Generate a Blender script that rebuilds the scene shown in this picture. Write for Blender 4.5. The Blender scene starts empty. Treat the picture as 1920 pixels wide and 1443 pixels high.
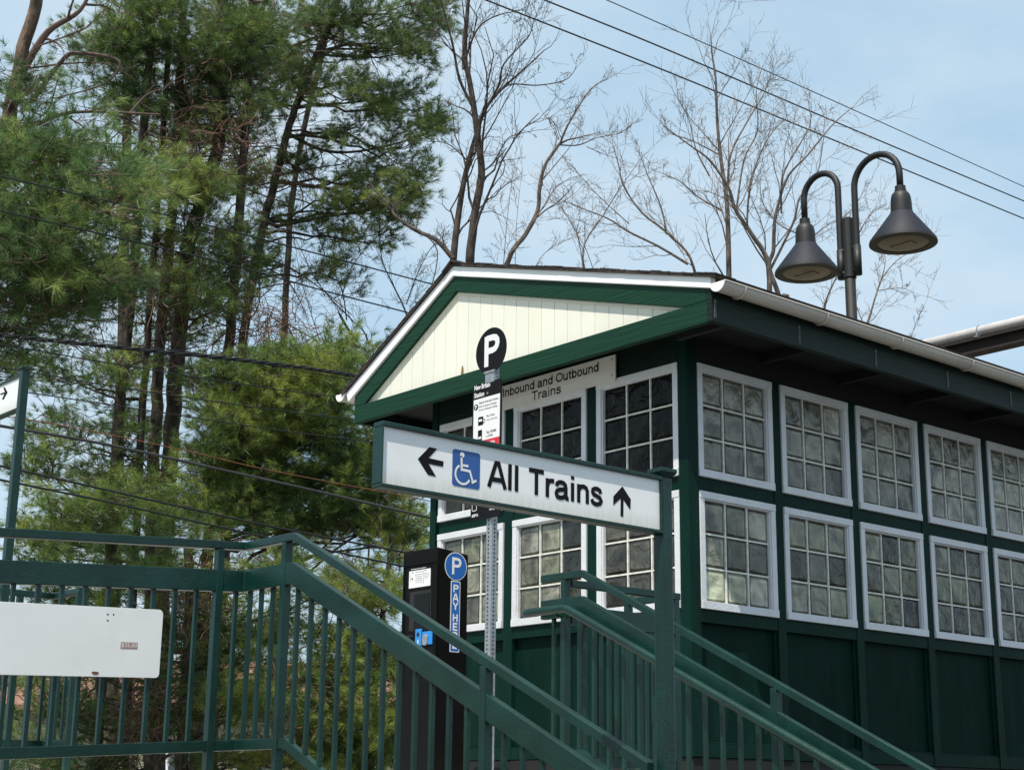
import bpy, bmesh, math, random
import numpy as np
from mathutils import Vector, Matrix
random.seed(7); rng = np.random.default_rng(11)
S = bpy.context.scene; COL = S.collection
# ------------------------------------------------------------------ camera
# building coordinates: building corner at x=0,y=0, window heads at z=0 ; ground is Z0 below
Z0 = 4.44
CAMP = np.array([7.0096, -7.5823, -2.8894]); YAW, PITCH, ROLL, FOC = 0.8601, 0.2577, 0.0119, 2962.89
def _rot():
    cy, sy = math.cos(YAW), math.sin(YAW); cp, sp = math.cos(PITCH), math.sin(PITCH)
    f = np.array([-sy*cp, cy*cp, sp]); r = np.array([cy, sy, 0.0]); u = np.cross(r, f)
    cr, sr = math.cos(ROLL), math.sin(ROLL)
    return np.array([cr*r+sr*u, -sr*r+cr*u, f])
RM = _rot()
cam = bpy.data.cameras.new('camera'); camo = bpy.data.objects.new('camera', cam); COL.objects.link(camo)
cam.sensor_width = 36; cam.lens = FOC/1920*36; cam.clip_start = .1; cam.clip_end = 3000
m4 = Matrix.Identity(4)
for i in range(3):
    m4[i][0] = RM[0][i]; m4[i][1] = RM[1][i]; m4[i][2] = -RM[2][i]; m4[i][3] = CAMP[i] + (Z0 if i == 2 else 0)
camo.matrix_world = m4; S.camera = camo
# ------------------------------------------------------------------ light
SUN = Vector((.46, -.92, 1.90)).normalized()
w = bpy.data.worlds.new('World'); S.world = w; w.use_nodes = True
nt = w.node_tree; bg = nt.nodes['Background']
sky = nt.nodes.new('ShaderNodeTexSky'); sky.sky_type = 'NISHITA'; sky.sun_disc = False
sky.sun_elevation = math.asin(SUN.z); sky.sun_rotation = math.atan2(SUN.x, SUN.y)
sky.air_density = 1.0; sky.dust_density = 1.2; sky.ozone_density = 1.6
tc = nt.nodes.new('ShaderNodeTexCoord'); mp = nt.nodes.new('ShaderNodeMapping'); mp.inputs['Scale'].default_value = (1, 1, 2.2)
nz = nt.nodes.new('ShaderNodeTexNoise'); nz.inputs['Scale'].default_value = 3.4; nz.inputs['Detail'].default_value = 7; nz.inputs['Roughness'].default_value = .55
rp = nt.nodes.new('ShaderNodeValToRGB'); rp.color_ramp.elements[0].position = .38; rp.color_ramp.elements[0].color = (.06,)*3+(1,)
rp.color_ramp.elements[1].position = .66; rp.color_ramp.elements[1].color = (.52,)*3+(1,)
mx = nt.nodes.new('ShaderNodeMixRGB'); mx.inputs['Color2'].default_value = (6.3, 6.9, 7.3, 1)
nt.links.new(tc.outputs['Generated'], mp.inputs['Vector']); nt.links.new(mp.outputs[0], nz.inputs['Vector'])
nt.links.new(nz.outputs['Fac'], rp.inputs[0]); nt.links.new(rp.outputs[0], mx.inputs['Fac'])
veil = nt.nodes.new('ShaderNodeMixRGB'); veil.inputs['Fac'].default_value = .72; veil.inputs['Color2'].default_value = (3.75, 5.55, 6.95, 1)
nt.links.new(sky.outputs[0], veil.inputs['Color1']); nt.links.new(veil.outputs[0], mx.inputs['Color1']); nt.links.new(mx.outputs[0], bg.inputs['Color'])
bg.inputs['Strength'].default_value = .10
sl = bpy.data.lights.new('sun', 'SUN'); sl.energy = 4.2; sl.angle = math.radians(.6); sl.color = (1, .94, .84)
so = bpy.data.objects.new('sun', sl); COL.objects.link(so); so.rotation_euler = SUN.to_track_quat('Z', 'Y').to_euler()
so.location = (0, 0, 30)
S.view_settings.view_transform = 'Standard'; S.view_settings.look = 'None'; S.view_settings.exposure = .45; S.view_settings.gamma = 1
# ------------------------------------------------------------------ helpers
def ray(x, y): return RM.T @ np.array([(x-960)/FOC, -(y-721.5)/FOC, 1.0])
def atY(x, y, Y): d = ray(x, y); return CAMP + d*(Y-CAMP[1])/d[1]
def atX(x, y, X): d = ray(x, y); return CAMP + d*(X-CAMP[0])/d[0]
def atZ(x, y, Z): d = ray(x, y); return CAMP + d*(Z-CAMP[2])/d[2]
def atD(x, y, D): return CAMP + ray(x, y)*D
A = lambda *a: np.array(a, float)
def nrm(v): v = np.asarray(v, float); return v/(np.linalg.norm(v)+1e-12)

def tag(o, label=None, cat=None, group=None, kind=None):
    if label: o['label'] = label
    if cat: o['category'] = cat
    if group: o['group'] = group
    if kind: o['kind'] = kind
    return o
def thing(name, loc, label, cat, group=None):
    o = bpy.data.objects.new(name, None); COL.objects.link(o)
    o.location = (loc[0], loc[1], loc[2]+Z0); o.empty_display_size = .1
    return tag(o, label, cat, group)

class MB:
    def __init__(s): s.v = []; s.f = []; s.attr = []
    def add(s, vs, fs):
        b = len(s.v); s.v.extend([tuple(map(float, p)) for p in vs]); s.f.extend([tuple(i+b for i in f) for f in fs]); return s
    def box(s, x0, x1, y0, y1, z0, z1):
        return s.add([(x0,y0,z0),(x1,y0,z0),(x1,y1,z0),(x0,y1,z0),(x0,y0,z1),(x1,y0,z1),(x1,y1,z1),(x0,y1,z1)],
                     [(0,3,2,1),(4,5,6,7),(0,1,5,4),(1,2,6,5),(2,3,7,6),(3,0,4,7)])
    def obox(s, o, u, v, n, u0, u1, v0, v1, n0, n1):
        o, u, v, n = map(np.asarray, (o, u, v, n)); P = []
        for c in (n0, n1):
            for (a, b) in ((u0,v0),(u1,v0),(u1,v1),(u0,v1)): P.append(o+u*a+v*b+n*c)
        f = [(0,3,2,1),(4,5,6,7),(0,1,5,4),(1,2,6,5),(2,3,7,6),(3,0,4,7)]
        if np.dot(np.cross(u, v), n) < 0: f = [q[::-1] for q in f]
        return s.add(P, f)
    def prism(s, poly, off):          # planar polygon extruded by vector off
        n = len(poly); P = [np.asarray(p, float) for p in poly]; Q = [p+np.asarray(off) for p in P]
        nn = sum((np.cross(P[i]-P[0], P[(i+1) % n]-P[0]) for i in range(n)), np.zeros(3))
        fs = [tuple(range(n)), tuple(range(2*n-1, n-1, -1))]+[(i, i+n, (i+1) % n+n, (i+1) % n) for i in range(n)]
        if np.dot(nn, off) > 0: fs = [f[::-1] for f in fs]
        return s.add(P+Q, fs)
    def tube(s, pts, r, n=8, cap=True):
        pts = [np.asarray(p, float) for p in pts]; m = len(pts)
        rr = [r]*m if np.isscalar(r) else list(r)
        up = None; vs = []
        for i in range(m):
            t = nrm(pts[min(i+1, m-1)]-pts[max(i-1, 0)])
            if up is None:
                a = A(0, 0, 1) if abs(t[2]) < .9 else A(1, 0, 0); up = nrm(np.cross(np.cross(t, a), t))
            else: up = nrm(up-t*np.dot(up, t))
            sd = np.cross(t, up)
            for k in range(n):
                an = 2*math.pi*k/n; vs.append(pts[i]+(up*math.cos(an)+sd*math.sin(an))*rr[i])
        fs = []
        for i in range(m-1):
            for k in range(n): a = i*n+k; b = i*n+(k+1) % n; fs.append((a, b, b+n, a+n))
        if cap: fs.append(tuple(range(n-1, -1, -1))); fs.append(tuple((m-1)*n+k for k in range(n)))
        return s.add(vs, fs)
    def lathe(s, c, prof, n=32):      # prof: (radius, z)
        vs = []; fs = []
        for (r, z) in prof:
            for k in range(n): an = 2*math.pi*k/n; vs.append((c[0]+r*math.cos(an), c[1]+r*math.sin(an), c[2]+z))
        for i in range(len(prof)-1):
            for k in range(n): a = i*n+k; b = i*n+(k+1) % n; fs.append((a, b, b+n, a+n))
        return s.add(vs, fs)
    def sweep(s, pts, wd, zt, zb):    # rectangular rail following pts, vertical sides
        pts = [np.asarray(p, float) for p in pts]; m = len(pts); vs = []
        for i in range(m):
            d0 = pts[i]-pts[i-1] if i > 0 else pts[1]-pts[0]; d1 = pts[i+1]-pts[i] if i < m-1 else d0
            d0 = nrm([d0[0], d0[1], 0]); d1 = nrm([d1[0], d1[1], 0]); n0 = A(-d0[1], d0[0], 0); n1 = A(-d1[1], d1[0], 0)
            nn = nrm(n0+n1); k = wd/2/max(.35, float(np.dot(nn, n0)))
            for (sx, z) in ((-1, zb), (1, zb), (1, zt), (-1, zt)): vs.append(pts[i]+nn*k*sx+A(0, 0, z))
        fs = [(0,3,2,1)[::-1][::-1], tuple((m-1)*4+k for k in (0,1,2,3))]
        for i in range(m-1):
            for k in range(4): a = i*4+k; b = i*4+(k+1) % 4; fs.append((a, a+4, b+4, b))
        return s.add(vs, fs)
    def build(s, name, mat, parent=None, smooth=False, bevel=0, seg=2, fix=True):
        me = bpy.data.meshes.new(name)
        o = bpy.data.objects.new(name, me); COL.objects.link(o)
        base = A(0, 0, -Z0)
        if parent is not None:
            p = parent; base = A(0, 0, -Z0)
            while p is not None: base = base+A(*p.location); p = p.parent
            o.parent = parent
        elif len(s.v):
            V = np.array(s.v); base = A(V[:, 0].mean(), V[:, 1].mean(), V[:, 2].min()); o.location = (base[0], base[1], base[2]+Z0)
        V = np.array(s.v)-base
        me.from_pydata(V.tolist(), [], s.f); me.update()
        if fix:
            bm = bmesh.new(); bm.from_mesh(me); bmesh.ops.recalc_face_normals(bm, faces=bm.faces); bm.to_mesh(me); bm.free()
        if smooth: me.polygons.foreach_set('use_smooth', [True]*len(me.polygons))
        for mm in (mat if isinstance(mat, (list, tuple)) else [mat]): me.materials.append(mm)
        if bevel:
            b = o.modifiers.new('bevel', 'BEVEL'); b.width = bevel; b.segments = seg; b.limit_method = 'ANGLE'; b.angle_limit = math.radians(40)
        return o

def P4(nodes, t, x=0, y=0): return nodes.new(t)
def mat(name, col, rough=.5, metal=0, var=.15, vscale=3, bump=0, bscale=40, stretch=(1,1,1), spec=.5, col2=None, c2pos=(.45,.65), c2scale=None, coat=0, detail=6, bdist=.01, trans=0, chips=None, grime=None):
    m = bpy.data.materials.new(name); m.use_nodes = True; t = m.node_tree; N = t.nodes; L = t.links; b = N['Principled BSDF']
    b.inputs['Roughness'].default_value = rough; b.inputs['Metallic'].default_value = metal; b.inputs['Specular IOR Level'].default_value = spec
    if coat: b.inputs['Coat Weight'].default_value = coat; b.inputs['Coat Roughness'].default_value = .15
    tcn = N.new('ShaderNodeTexCoord'); mpn = N.new('ShaderNodeMapping'); mpn.inputs['Scale'].default_value = stretch
    L.new(tcn.outputs['Object'], mpn.inputs['Vector'])
    n1 = N.new('ShaderNodeTexNoise'); n1.inputs['Scale'].default_value = vscale; n1.inputs['Detail'].default_value = detail; L.new(mpn.outputs[0], n1.inputs['Vector'])
    r1 = N.new('ShaderNodeMapRange'); r1.inputs['From Min'].default_value = .3; r1.inputs['From Max'].default_value = .7
    r1.inputs['To Min'].default_value = 1-var; r1.inputs['To Max'].default_value = 1+var; L.new(n1.outputs['Fac'], r1.inputs['Value'])
    mu = N.new('ShaderNodeVectorMath'); mu.operation = 'SCALE'; L.new(r1.outputs[0], mu.inputs['Scale'])
    if col2:
        n2 = N.new('ShaderNodeTexNoise'); n2.inputs['Scale'].default_value = c2scale or vscale*2.3; n2.inputs['Detail'].default_value = 8; L.new(mpn.outputs[0], n2.inputs['Vector'])
        rr = N.new('ShaderNodeMapRange'); rr.inputs['From Min'].default_value = c2pos[0]; rr.inputs['From Max'].default_value = c2pos[1]; L.new(n2.outputs['Fac'], rr.inputs['Value'])
        mxx = N.new('ShaderNodeMixRGB'); mxx.inputs['Color1'].default_value = (*col, 1); mxx.inputs['Color2'].default_value = (*col2, 1)
        L.new(rr.outputs[0], mxx.inputs['Fac']); L.new(mxx.outputs[0], mu.inputs[0])
    else: mu.inputs[0].default_value = col
    cs = mu.outputs[0]
    if chips:      # small scuffs where the paint is worn
        n4 = N.new('ShaderNodeTexNoise'); n4.inputs['Scale'].default_value = chips[2]; n4.inputs['Detail'].default_value = 4; n4.inputs['Roughness'].default_value = .7; L.new(mpn.outputs[0], n4.inputs['Vector'])
        r4 = N.new('ShaderNodeMapRange'); r4.inputs['From Min'].default_value = chips[1]; r4.inputs['From Max'].default_value = chips[1]+.03; L.new(n4.outputs['Fac'], r4.inputs['Value'])
        m4_ = N.new('ShaderNodeMixRGB'); m4_.inputs['Color2'].default_value = (*chips[0], 1); L.new(r4.outputs[0], m4_.inputs['Fac']); L.new(cs, m4_.inputs['Color1']); cs = m4_.outputs[0]
    if grime:      # dirt that has run and settled along the lower edge
        sp_ = N.new('ShaderNodeSeparateXYZ'); L.new(tcn.outputs['Generated'], sp_.inputs[0])
        r5 = N.new('ShaderNodeMapRange'); r5.inputs['From Min'].default_value = grime[1]; r5.inputs['From Max'].default_value = 0; r5.inputs['To Max'].default_value = .8; L.new(sp_.outputs['Z'], r5.inputs['Value'])
        mp5 = N.new('ShaderNodeMapping'); mp5.inputs['Scale'].default_value = (60, 60, 3); L.new(tcn.outputs['Object'], mp5.inputs['Vector']); n5 = N.new('ShaderNodeTexNoise'); n5.inputs['Scale'].default_value = 1; n5.inputs['Detail'].default_value = 5; L.new(mp5.outputs[0], n5.inputs['Vector'])
        m5 = N.new('ShaderNodeMath'); m5.operation = 'MULTIPLY'; L.new(r5.outputs[0], m5.inputs[0]); L.new(n5.outputs['Fac'], m5.inputs[1])
        m6 = N.new('ShaderNodeMixRGB'); m6.inputs['Color2'].default_value = (*grime[0], 1); L.new(m5.outputs[0], m6.inputs['Fac']); L.new(cs, m6.inputs['Color1']); cs = m6.outputs[0]
    L.new(cs, b.inputs['Base Color'])
    r2 = N.new('ShaderNodeMapRange'); r2.inputs['To Min'].default_value = max(.03, rough-.08); r2.inputs['To Max'].default_value = min(1, rough+.1); L.new(n1.outputs['Fac'], r2.inputs['Value']); L.new(r2.outputs[0], b.inputs['Roughness'])
    if bump:
        n3 = N.new('ShaderNodeTexNoise'); n3.inputs['Scale'].default_value = bscale; n3.inputs['Detail'].default_value = 5; L.new(mpn.outputs[0], n3.inputs['Vector'])
        bu = N.new('ShaderNodeBump'); bu.inputs['Strength'].default_value = bump; bu.inputs['Distance'].default_value = bdist; L.new(n3.outputs['Fac'], bu.inputs['Height']); L.new(bu.outputs[0], b.inputs['Normal'])
    return m
M = {}
M['steel'] = mat('green_steel_paint', (.0020, .0235, .0180), .34, var=.25, vscale=6, bump=.18, bscale=70, spec=.42, col2=(.004, .036, .029), c2pos=(.5,.75), c2scale=4, chips=((.05,.10,.085),.70,38))
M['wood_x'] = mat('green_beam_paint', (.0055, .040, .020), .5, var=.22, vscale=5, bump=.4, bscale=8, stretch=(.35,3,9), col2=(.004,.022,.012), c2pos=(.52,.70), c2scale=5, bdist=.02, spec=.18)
M['wood_y'] = mat('green_shaded_paint', (.0060, .0165, .0135), .5, var=.22, vscale=4, bump=.5, bscale=8, stretch=(3,.5,6), col2=(.009,.021,.018), c2pos=(.5,.7), bdist=.01, spec=.2)  # shaded copy of the beam green: dim skylight put into the base colour
M['wall'] = mat('green_wall_paint', (.0022, .0175, .0130), .6, var=.30, vscale=2.5, bump=.25, bscale=30, stretch=(2.5,2.5,.5), spec=.06, col2=(.0045,.0215,.0165), c2pos=(.5,.72), chips=((.05,.085,.075),.735,30))
M['post'] = mat('green_post_paint', (.0022, .0205, .0150), .50, var=.25, vscale=3.5, bump=.35, bscale=22, stretch=(2,2,.5), spec=.09, chips=((.06,.10,.09),.72,32))
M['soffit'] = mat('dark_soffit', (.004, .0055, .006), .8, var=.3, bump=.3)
M['inside'] = mat('dark_interior', (.006, .007, .007), .9)
M['white'] = mat('white_trim_paint', (.64, .655, .69), .45, var=.06, vscale=6, bump=.25, bscale=45, col2=(.60,.60,.57), c2pos=(.5,.8), spec=.4)
M['fascia'] = mat('white_fascia', (.84, .84, .84), .4, var=.04, vscale=3, bump=.1, bscale=20)
M['cream'] = mat('cream_board_paint', (.78, .76, .655), .5, var=.05, vscale=2.2, bump=.2, bscale=30, stretch=(1,1,.3), col2=(.75,.72,.60), c2pos=(.55,.8))
M['gutter'] = mat('gutter_paint', (.52, .48, .43), .35, var=.10, vscale=3, stretch=(1,.35,1), col2=(.42,.37,.32), c2pos=(.5,.8), spec=.5)
M['shingle'] = mat('dark_shingle', (.028, .022, .020), .9, var=.5, vscale=14, bump=.9, bscale=60, col2=(.055,.04,.033), c2pos=(.45,.6), c2scale=8)
M['mortar'] = mat('block_joint', (.70, .70, .64), .5, var=.18, vscale=30, col2=(.55,.55,.47), c2pos=(.5,.75))
M['galv'] = mat('galvanised_steel', (.34, .36, .38), .42, metal=.55, var=.18, vscale=40, bump=.2, bscale=120)
M['strap'] = mat('dull_strap', (.10, .11, .11), .6)
M['hole'] = mat('hole_dark', (.01, .01, .012), .9, var=.1)
M['black'] = mat('black_sign_sheet', (.0065, .0055, .0065), .5, var=.2, vscale=20, spec=.14)
M['signwhite'] = mat('sign_white', (.74, .74, .74), .35, var=.02, vscale=8, col2=(.70,.69,.66), c2pos=(.55,.85), spec=.45)
M['signface'] = mat('dirty_sign_face', (.82,.82,.82), .35, var=.02, vscale=8, col2=(.79,.785,.76), c2pos=(.5,.8), spec=.4, grime=((.45,.40,.30), .30))
M['boardwhite'] = mat('board_white', (.76, .765, .76), .55, var=.025, vscale=2, col2=(.72,.72,.70), c2pos=(.5,.75), spec=.25, grime=((.5,.42,.36), .12))
M['grime'] = mat('sign_grime', (.50, .46, .38), .6, var=.2, vscale=10)
M['red'] = mat('sign_red', (.55, .02, .03), .4, var=.03)
M['blue'] = mat('sign_blue', (.018, .085, .30), .38, var=.10, vscale=12)
M['blue2'] = mat('sticker_blue', (.015, .12, .42), .38, var=.06)
M['cyan'] = mat('reader_blue', (.02, .22, .60), .4, var=.06)
M['cab'] = mat('black_cabinet_paint', (.0036, .0033, .0033), .55, var=.3, vscale=5, bump=.1, bscale=150, spec=.12)
M['screen'] = mat('dark_screen', (.006, .0065, .007), .3, spec=.15)
M['lampblk'] = mat('black_lamp_paint', (.009, .009, .010), .55, var=.15, vscale=8, bump=.05, bscale=60, spec=.5)
M['lampcone'] = mat('dark_grey_shade', (.018, .0205, .030), .6, var=.06, vscale=3, spec=.25)
M['lens'] = mat('dusty_lamp_lens', (.16, .115, .075), .35, var=.3, vscale=9, col2=(.09,.08,.05), c2pos=(.45,.7), c2scale=6)
M['pipe'] = mat('pale_pipe', (.52, .49, .48), .4, var=.10, vscale=2, col2=(.38,.35,.34), c2pos=(.5,.8))
M['rustbeam'] = mat('dark_rusty_steel', (.016, .010, .009), .75, var=.4, vscale=3, col2=(.05,.018,.012), c2pos=(.55,.75))
M['wire'] = mat('black_cable', (.008, .008, .010), .5, var=.1)
M['wiregrey'] = mat('grey_cable', (.035, .034, .036), .45, var=.2)
M['wirerust'] = mat('rusty_wire', (.16, .055, .02), .8, var=.3)
M['rust'] = mat('rust_spot', (.18, .06, .035), .8, var=.3, vscale=60)
M['hwood'] = mat('bare_split_wood', (.22, .15, .07), .8, var=.4, vscale=60)
M['price'] = mat('faded_red_strip', (.36, .20, .19), .6, var=.1, vscale=80)
M['concrete'] = mat('concrete', (.46, .44, .40), .85, var=.15, vscale=4, bump=.4, bscale=60)
M['asphalt'] = mat('asphalt', (.05, .05, .052), .9, var=.2, vscale=6, bump=.5, bscale=120)
M['grass'] = mat('grass', (.10, .10, .055), .95, var=.4, vscale=3, bump=.8, bscale=30, col2=(.19,.17,.13), c2pos=(.45,.65))
M['roof2'] = mat('terracotta_shingle', (.22, .115, .075), .9, var=.35, vscale=3, bump=.6, bscale=18, stretch=(1,1,5), col2=(.20,.105,.07), c2pos=(.4,.6))
M['hwall'] = mat('cream_siding', (.26, .25, .18), .7, var=.10, vscale=2)
M['hwhite'] = mat('white_door_paint', (.70, .72, .76), .6, var=.05)
M['hglass'] = mat('far_window_glass', (.05, .06, .07), .1)
M['bark'] = mat('pine_bark', (.095, .073, .060), .95, var=.40, vscale=9, bump=1, bscale=16, stretch=(1.3,1.3,.35), col2=(.042,.031,.027), c2pos=(.45,.6), c2scale=10, bdist=.04)
M['barkpale'] = mat('pale_pine_bark', (.17, .115, .085), .95, var=.35, vscale=7, bump=1, bscale=14, stretch=(1.3,1.3,.4), col2=(.08,.055,.042), c2pos=(.45,.6), c2scale=8, bdist=.04)
M['barkgrey'] = mat('grey_brown_bark', (.205, .168, .143), .9, var=.3, vscale=8, bump=.8, bscale=20, stretch=(1.3,1.3,.35), col2=(.13,.10,.085), c2pos=(.45,.65), bdist=.02)
M['barkdark'] = mat('dark_brown_bark', (.085, .065, .055), .9, var=.3, vscale=8, bump=.8, bscale=20, stretch=(1.3,1.3,.35), col2=(.04,.03,.026), c2pos=(.45,.65), bdist=.02)
M['twig'] = mat('dead_twig', (.115, .075, .062), .9, var=.3, vscale=3)
M['vine'] = mat('brown_vine', (.13, .075, .052), .9, var=.3, vscale=3)
def needle_mat(name, c1, c2, c3):
    m = bpy.data.materials.new(name); m.use_nodes = True; t = m.node_tree; N = t.nodes; L = t.links; N.remove(N['Principled BSDF'])
    out = N['Material Output']; tcn = N.new('ShaderNodeTexCoord'); n = N.new('ShaderNodeTexNoise'); n.inputs['Scale'].default_value = 1.3; n.inputs['Detail'].default_value = 4
    L.new(tcn.outputs['Object'], n.inputs['Vector']); at = N.new('ShaderNodeAttribute'); at.attribute_name = 'tint'
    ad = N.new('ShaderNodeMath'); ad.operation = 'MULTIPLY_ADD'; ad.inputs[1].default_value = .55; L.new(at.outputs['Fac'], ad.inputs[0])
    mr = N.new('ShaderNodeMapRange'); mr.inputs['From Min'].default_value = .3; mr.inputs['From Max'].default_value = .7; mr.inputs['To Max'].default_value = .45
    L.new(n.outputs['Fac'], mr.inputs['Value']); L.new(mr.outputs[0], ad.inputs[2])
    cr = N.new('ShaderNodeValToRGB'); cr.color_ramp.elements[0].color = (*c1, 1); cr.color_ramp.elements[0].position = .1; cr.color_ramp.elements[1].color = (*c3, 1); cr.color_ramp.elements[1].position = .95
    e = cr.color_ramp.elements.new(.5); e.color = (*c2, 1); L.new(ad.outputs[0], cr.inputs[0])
    d = N.new('ShaderNodeBsdfDiffuse'); tr = N.new('ShaderNodeBsdfTranslucent'); gl = N.new('ShaderNodeBsdfGlossy'); gl.inputs['Roughness'].default_value = .45; gl.inputs['Color'].default_value = (.6,.65,.6,1)
    L.new(cr.outputs[0], d.inputs['Color']); L.new(cr.outputs[0], tr.inputs['Color'])
    a = N.new('ShaderNodeMixShader'); a.inputs[0].default_value = .45; b = N.new('ShaderNodeMixShader'); b.inputs[0].default_value = .05
    L.new(d.outputs[0], a.inputs[1]); L.new(tr.outputs[0], a.inputs[2]); L.new(a.outputs[0], b.inputs[1]); L.new(gl.outputs[0], b.inputs[2]); L.new(b.outputs[0], out.inputs['Surface'])
    return m
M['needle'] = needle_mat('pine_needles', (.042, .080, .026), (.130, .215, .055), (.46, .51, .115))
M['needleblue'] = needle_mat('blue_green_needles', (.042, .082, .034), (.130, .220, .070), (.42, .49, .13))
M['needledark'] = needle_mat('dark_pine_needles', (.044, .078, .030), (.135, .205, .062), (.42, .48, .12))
# glass block
def glass_mat(spec=.42, coat=.15):
    m = bpy.data.materials.new('glass_block'); m.use_nodes = True; t = m.node_tree; N = t.nodes; L = t.links; b = N['Principled BSDF']
    at = N.new('ShaderNodeAttribute'); at.attribute_name = 'tone'
    tcn = N.new('ShaderNodeVectorMath'); tc0 = N.new('ShaderNodeTexCoord'); sd = N.new('ShaderNodeAttribute'); sd.attribute_name = 'seed'; L.new(tc0.outputs['Object'], tcn.inputs[0]); L.new(sd.outputs['Vector'], tcn.inputs[1])
    n = N.new('ShaderNodeTexNoise'); n.inputs['Scale'].default_value = 5.0; n.inputs['Detail'].default_value = 2.0; n.inputs['Distortion'].default_value = 1.0; L.new(tcn.outputs[0], n.inputs['Vector'])
    mr = N.new('ShaderNodeMapRange'); mr.inputs['From Min'].default_value = .32; mr.inputs['From Max'].default_value = .66; mr.inputs['To Min'].default_value = .38; mr.inputs['To Max'].default_value = 1.45
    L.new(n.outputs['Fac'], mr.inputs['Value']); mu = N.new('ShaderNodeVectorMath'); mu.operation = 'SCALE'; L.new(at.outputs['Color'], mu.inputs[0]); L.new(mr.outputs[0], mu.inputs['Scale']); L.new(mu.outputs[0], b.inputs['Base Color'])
    b.inputs['Roughness'].default_value = .12; b.inputs['Specular IOR Level'].default_value = spec
    b.inputs['Coat Weight'].default_value = coat; b.inputs['Coat Roughness'].default_value = .04
    n3 = N.new('ShaderNodeTexNoise'); n3.inputs['Scale'].default_value = 7; n3.inputs['Detail'].default_value = 2.5; n3.inputs['Distortion'].default_value = 1.6; L.new(tcn.outputs[0], n3.inputs['Vector'])
    bu = N.new('ShaderNodeBump'); bu.inputs['Strength'].default_value = .5; bu.inputs['Distance'].default_value = .03; L.new(n3.outputs['Fac'], bu.inputs['Height']); L.new(bu.outputs[0], b.inputs['Normal'])
    return m
M['glass'] = glass_mat(); M['glassdark'] = glass_mat(.12, 0)

# text -> flat mesh data
_tc = {}
def text_geo(s, bold=0.0):
    k = (s, bold)
    if k in _tc: return _tc[k]
    c = bpy.data.curves.new('txt', 'FONT'); c.body = s; c.size = 1; c.offset = bold; c.resolution_u = 6; c.fill_mode = 'FRONT'
    o = bpy.data.objects.new('txt', c); COL.objects.link(o); dg = bpy.context.evaluated_depsgraph_get(); dg.update()
    me = bpy.data.meshes.new_from_object(o.evaluated_get(dg))
    V = np.array([v.co[:2] for v in me.vertices]); F = [tuple(p.vertices) for p in me.polygons]
    bpy.data.objects.remove(o); bpy.data.curves.remove(c); bpy.data.meshes.remove(me)
    if len(V): V = V-V.min(0); 
    _tc[k] = (V, F); return _tc[k]
def put_text(mb, s, o, u, v, n, width, height, bold=0.0, off=.002):
    V, F = text_geo(s, bold); d = V.max(0); sx = (width/d[0]) if width else height/d[1]; sy = height/d[1] if height else sx
    o, u, v, n = map(np.asarray, (o, u, v, n))
    mb.add([o+u*(p[0]*sx)+v*(p[1]*sy)+n*off for p in V], F)
def disc(mb, o, u, v, n, r, off, k=40, r0=0):
    o, u, v, n = map(np.asarray, (o, u, v, n)); P = [o+n*off+(u*math.cos(2*math.pi*i/k)+v*math.sin(2*math.pi*i/k))*r for i in range(k)]
    if not r0: mb.add(P, [tuple(range(k))]); return
    Q = [o+n*off+(u*math.cos(2*math.pi*i/k)+v*math.sin(2*math.pi*i/k))*r0 for i in range(k)]
    mb.add(P+Q, [(i, (i+1) % k, (i+1) % k+k, i+k) for i in range(k)])
def rrect(u0, u1, v0, v1, r, k=5):
    out = []
    for (cx, cy, a0) in ((u1-r, v1-r, 0), (u0+r, v1-r, 90), (u0+r, v0+r, 180), (u1-r, v0+r, 270)):
        for i in range(k+1): a = math.radians(a0+90*i/k); out.append((cx+r*math.cos(a), cy+r*math.sin(a)))
    return out
UX, UY, UZ = A(1,0,0), A(0,1,0), A(0,0,1)
def _el(cx, cy, rx, ry, n=28): return [(cx+rx*math.cos(2*math.pi*i/n), cy+ry*math.sin(2*math.pi*i/n)) for i in range(n+1)]
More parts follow.
